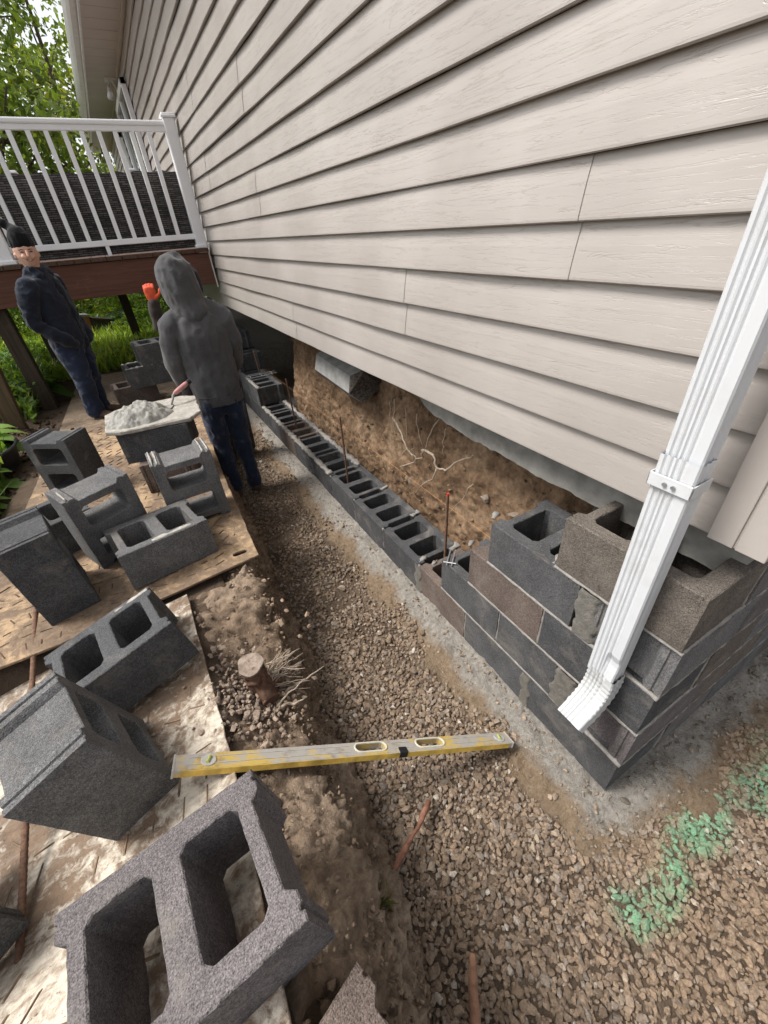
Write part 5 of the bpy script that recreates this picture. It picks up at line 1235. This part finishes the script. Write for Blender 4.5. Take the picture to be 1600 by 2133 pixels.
J1 = [[(0, .0, .96, .14, .10), (0, -.005, .86, .165, .118), (-.075, 0, .76, .10, .115), ], [(0, -.005, .86, .16, .115), (.08, 0, .76, .10, .115)],
      [(-.085, .0, .82, .105, .12), (-.10, .01, .62, .092, .105), (-.105, .015, .46, .078, .088), (-.10, -.01, .28, .070, .078), (-.10, -.02, .10, .066, .078)],
      [(.085, .0, .82, .105, .12), (.085, .02, .62, .092, .105), (.085, .03, .46, .078, .088), (.09, .0, .28, .070, .078), (.09, -.01, .09, .067, .08)]]
skin_of(J1, 'jeans', M_JEAN, P1, .010, 4, .009, 10, 8, 1.0)
for sx, yaw in ((-.10, -.2), (.09, .15)):
    skin_of([[(sx, -.06, .045, .044, .04), (sx, .03, .05, .05, .045), (sx + yaw * .08, .13, .035, .046, .032), (sx + yaw * .1, .19, .03, .036, .026)], [(sx, -.02, .05, .045, .05), (sx, -.02, .14, .05, .06)]], 'boot', M_BOOT, P1, .009, 3)
hc = []; hand(hc, (-.222, .145, .885), (.02, .35, -.95), (.9, .3, .1), (.6, .5, .2)); hand(hc, (.188, .265, .925), (-.1, .8, -.5), (-.9, 0, .1), (-.3, .0, -.9))
hc.append([(-.05, .075, 1.55, .075, .09), (-.055, .085, 1.62, .082, .10), (-.05, .08, 1.66, .07, .085)]); hc.append([(-.03, .05, 1.44, .055), (-.045, .06, 1.55, .055)])
hc.append([(-.045, .14, 1.55, .045, .04), (-.05, .16, 1.59, .05, .03)]); hc.append([(-.05, .185, 1.585, .012), (-.05, .205, 1.565, .014)])
hc.append([(-.222, .145, .885, .024), (-.24, .08, .99, .035), (-.25, .04, 1.1, .042), (-.17, 0, 1.35, .05), (0, 0, 1.38, .08)]); hc.append([(.188, .265, .925, .024), (.22, .16, .99, .035), (.23, .07, 1.1, .042), (.17, 0, 1.35, .05), (0, 0, 1.38, .08), (-.03, .05, 1.46, .055)])
skin_of(hc, 'body', M_SKIN, P1, .0065, 2)
place(P1, (-.545, 3.02, -.035), .0)
P1.scale = (.83, .92, 1.0)
# --- person in navy jacket and black beanie leaning by the deck, looking to the camera
P2 = empty('person'); tag(P2, 'smiling person in navy work jacket and black beanie, hands in pockets by the deck', 'person')
# local: facing -y (to the camera); x is the person's left
JK = [[(0, .0, .70, .185, .14), (0, 0, .85, .180, .135), (.0, .0, 1.0, .19, .138), (0, .01, 1.14, .205, .13), (0, .015, 1.22, .19, .11), (0, .01, 1.28, .095, .085)],
      [(-.165, .01, 1.20, .075, .078), (-.215, .04, 1.07, .066, .07), (-.245, .07, .93, .060, .062), (-.22, -.01, .84, .056, .056), (-.155, -.085, .755, .055, .05), (-.11, -.10, .72, .05, .04)],
      [(.165, .01, 1.20, .075, .078), (.215, .04, 1.07, .066, .07), (.245, .07, .93, .060, .062), (.22, -.01, .84, .056, .056), (.155, -.085, .755, .055, .05), (.11, -.10, .72, .05, .04)],
      [(-.06, -.055, 1.275, .045, .02), (-.08, -.02, 1.305, .03, .03), (0, .06, 1.315, .06, .03), (.08, -.02, 1.305, .03, .03), (.06, -.055, 1.275, .045, .02)]]
skin_of(JK, 'jacket', M_NAVY, P2, .009, 3, .012, 9, 21, 1.3, post=lambda c: np.stack([c[:, 0], c[:, 1], np.maximum(c[:, 2], .655)], -1))
b = MB(); b.tube([(.0, -.142, .70), (.0, -.142, .85), (.0, -.146, 1.0), (.0, -.13, 1.14), (.0, -.105, 1.24)], .004, 6); b.build('zip', M_KNIT, P2, True)
JN = [[(0, .0, .84, .155, .115), (0, 0, .74, .17, .13), (-.075, 0, .64, .10, .115)], [(0, 0, .74, .165, .125), (.075, 0, .64, .10, .115)],
      [(-.08, 0, .70, .10, .115), (-.09, -.02, .50, .084, .095), (-.09, -.02, .38, .072, .08), (-.09, .0, .22, .066, .072), (-.09, .01, .07, .07, .085)],
      [(.08, 0, .70, .10, .115), (.07, -.01, .50, .084, .095), (.06, -.01, .38, .072, .08), (.05, .01, .22, .066, .072), (.05, .02, .07, .07, .085)]]
skin_of(JN, 'jeans', M_JEAN, P2, .009, 4, .009, 10, 28, 1.0)
for sx, a_ in ((-.09, -.25), (.05, .2)):
    skin_of([[(sx, .05, .04, .042, .04), (sx, -.03, .045, .048, .042), (sx + a_ * .09, -.12, .033, .046, .03), (sx + a_ * .12, -.17, .028, .036, .024)], [(sx, .02, .04, .045, .05), (sx, .02, .12, .05, .06)]], 'boot', M_BOOT, P2, .009, 3)
hd = [[(0, .012, 1.24, .052, .055), (0, .0, 1.33, .050, .055)], [(0, .01, 1.36, .062, .072), (0, .012, 1.405, .076, .091), (0, .015, 1.46, .081, .096), (0, .018, 1.51, .075, .09)],
      [(0, -.045, 1.352, .030, .026), (0, -.05, 1.375, .040, .030), (0, -.058, 1.405, .044, .026)], [(0, -.092, 1.445, .010, .012), (0, -.104, 1.422, .012, .012), (0, -.108, 1.410, .014, .010)],
      [(-.020, -.083, 1.4, .012), (-.034, -.072, 1.412, .016)], [(.020, -.083, 1.4, .012), (.034, -.072, 1.412, .016)],
      [(-.077, .01, 1.43, .012, .02), (-.079, .012, 1.405, .010, .014)], [(.077, .01, 1.43, .012, .02), (.079, .012, 1.405, .010, .014)]]
ha = []; hand(ha, (-.105, -.085, .76), (.15, -.0, -.98), (.6, -.4, .1), (.5, .4, 0)); hand(ha, (.105, -.085, .76), (-.15, -.0, -.98), (-.6, -.4, .1), (-.5, .4, 0))
arm = [[(-.105, -.085, .76, .022), (-.215, .0, .85, .03), (-.245, .06, .93, .036), (-.16, .01, 1.2, .045), (0, .01, 1.23, .06)], [(.105, -.085, .76, .022), (.215, .0, .85, .03), (.245, .06, .93, .036), (.16, .01, 1.2, .045), (0, .01, 1.23, .06)]]
body2 = skin_of(hd + ha + arm, 'body', M_SKIN, P2, .0055, 2)
def twist(o, a_, z0, z1, piv=(0, .01)):
    me = o.data; n = len(me.vertices); co = np.empty(n * 3); me.vertices.foreach_get('co', co); co = co.reshape(-1, 3); w = sstep(z0, z1, co[:, 2]) * a_; c, s = np.cos(w), np.sin(w); x, y = co[:, 0] - piv[0], co[:, 1] - piv[1]
    co[:, 0] = piv[0] + c * x - s * y; co[:, 1] = piv[1] + s * x + c * y; me.vertices.foreach_set('co', co.ravel()); me.update()
HEADTURN = -.95
for dx in (-.031, .031):
    b = MB(); b.tube([(dx - .012, -.0825, 1.442), (dx, -.087, 1.4435), (dx + .012, -.0825, 1.442)], [.002, .0055, .002], 8); e = b.build('eye', M_EYE, P2, True); twist(e, HEADTURN, 1.27, 1.35)
    b = MB(); b.tube([(dx - .016, -.084, 1.456), (dx, -.091, 1.4605), (dx + .016, -.083, 1.457)], [.002, .0036, .002], 6); e = b.build('eyebrow', M_EYE, P2, True); twist(e, HEADTURN, 1.27, 1.35)
b = MB(); b.tube([(-.026, -.080, 1.388), (-.012, -.0885, 1.381), (0, -.091, 1.379), (.012, -.0885, 1.381), (.026, -.080, 1.388)], [.0018, .004, .0048, .004, .0018], 8); e = b.build('mouth', M_LIP, P2, True); twist(e, HEADTURN, 1.27, 1.35)
b = MB(); b.tube([(-.015, -.0905, 1.3835), (0, -.0935, 1.3815), (.015, -.0905, 1.3835)], [.001, .0022, .001], 6); e = b.build('teeth', M_TEETH, P2, True); twist(e, HEADTURN, 1.27, 1.35)
twist(body2, HEADTURN, 1.27, 1.35)
hat = skin_of([[(0, .026, 1.495, .088, .105), (0, .020, 1.525, .087, .104)], [(0, .02, 1.515, .085, .101), (0, .025, 1.545, .082, .098), (-.005, .035, 1.58, .066, .080), (-.015, .05, 1.60, .042, .050)], [(-.01, .045, 1.59, .036, .038), (-.03, .06, 1.62, .032, .034), (-.06, .07, 1.65, .036, .036), (-.075, .075, 1.66, .028, .028)]], 'beanie', M_KNIT, P2, .007, 3, .002, 30, 2, post=lambda c: np.stack([c[:, 0], c[:, 1], np.maximum(c[:, 2], 1.456 - .16 * np.clip(c[:, 1] - .0, 0, .2))], -1))
twist(hat, HEADTURN, 1.27, 1.35)
scf = skin_of([[(-.06, -.03, 1.285, .022), (0, -.07, 1.275, .024), (.06, -.03, 1.285, .022), (.05, .05, 1.30, .022), (-.05, .05, 1.30, .022), (-.06, -.03, 1.285, .022)]], 'scarf', M_BROWN, P2, .008, 2)
place(P2, (-1.47, 4.70, .378), 1.12)
P2.scale = (1.0, 1.0, .965)
# --- third person, mostly hidden behind the hooded one, gloved hand raised to the rim beam
P3 = empty('person'); tag(P3, 'person hidden behind the hooded one, orange gloved hand raised to the brown beam', 'person')
C3 = [[(0, 0, .84, .18, .13), (0, 0, 1.05, .185, .135), (0, 0, 1.22, .20, .13), (0, 0, 1.31, .17, .10), (0, .0, 1.37, .08, .08)],
      [(-.16, 0, 1.29, .072, .072), (-.235, -.01, 1.21, .062, .062), (-.285, -.02, 1.17, .058, .058), (-.32, -.02, 1.26, .050, .050), (-.318, -.01, 1.36, .044, .044), (-.31, .0, 1.42, .042, .042)],
      [(.16, 0, 1.29, .072, .072), (.21, .02, 1.12, .062, .062), (.22, .08, 1.0, .055, .055), (.20, .2, .96, .045, .045)]]
skin_of(C3, 'jacket', M_BROWN, P3, .010, 4, .006, 13, 41)
skin_of([[(0, 0, .9, .16, .12), (0, 0, .78, .17, .13), (-.08, 0, .66, .1, .11)], [(0, 0, .78, .165, .125), (.08, 0, .66, .1, .11)], [(-.085, 0, .72, .1, .11), (-.09, .01, .45, .078, .085), (-.09, 0, .09, .066, .075)], [(.085, 0, .72, .1, .11), (.09, .01, .45, .078, .085), (.09, 0, .09, .066, .075)]], 'trousers', M_BROWN, P3, .012, 4)
for sx in (-.09, .09): skin_of([[(sx, -.05, .045, .044, .04), (sx, .05, .045, .05, .042), (sx, .18, .03, .036, .026)], [(sx, 0, .05, .045, .05), (sx, 0, .12, .05, .055)]], 'boot', M_BOOT, P3, .010, 3)
g3 = []; hand(g3, (-.310, .0, 1.425), (.03, .10, 1), (.95, -.2, .0), (.1, .95, -.1), 1.05, 1.15)
skin_of(g3, 'glove', M_GLOVE, P3, .006, 2)
skin_of([[(0, 0, 1.33, .05), (0, .01, 1.42, .052)], [(0, .02, 1.45, .06, .075), (0, .02, 1.52, .075, .092), (0, .02, 1.58, .068, .085)]], 'body', M_SKIN, P3, .009, 3)
skin_of([[(0, .015, 1.40, .065, .08), (0, .02, 1.47, .082, .10), (0, .02, 1.53, .084, .102), (0, .025, 1.59, .074, .09), (0, .025, 1.625, .05, .06)]], 'beanie', M_KNIT, P3, .008, 3)
place(P3, (-.42, 3.72, -.035), .0)
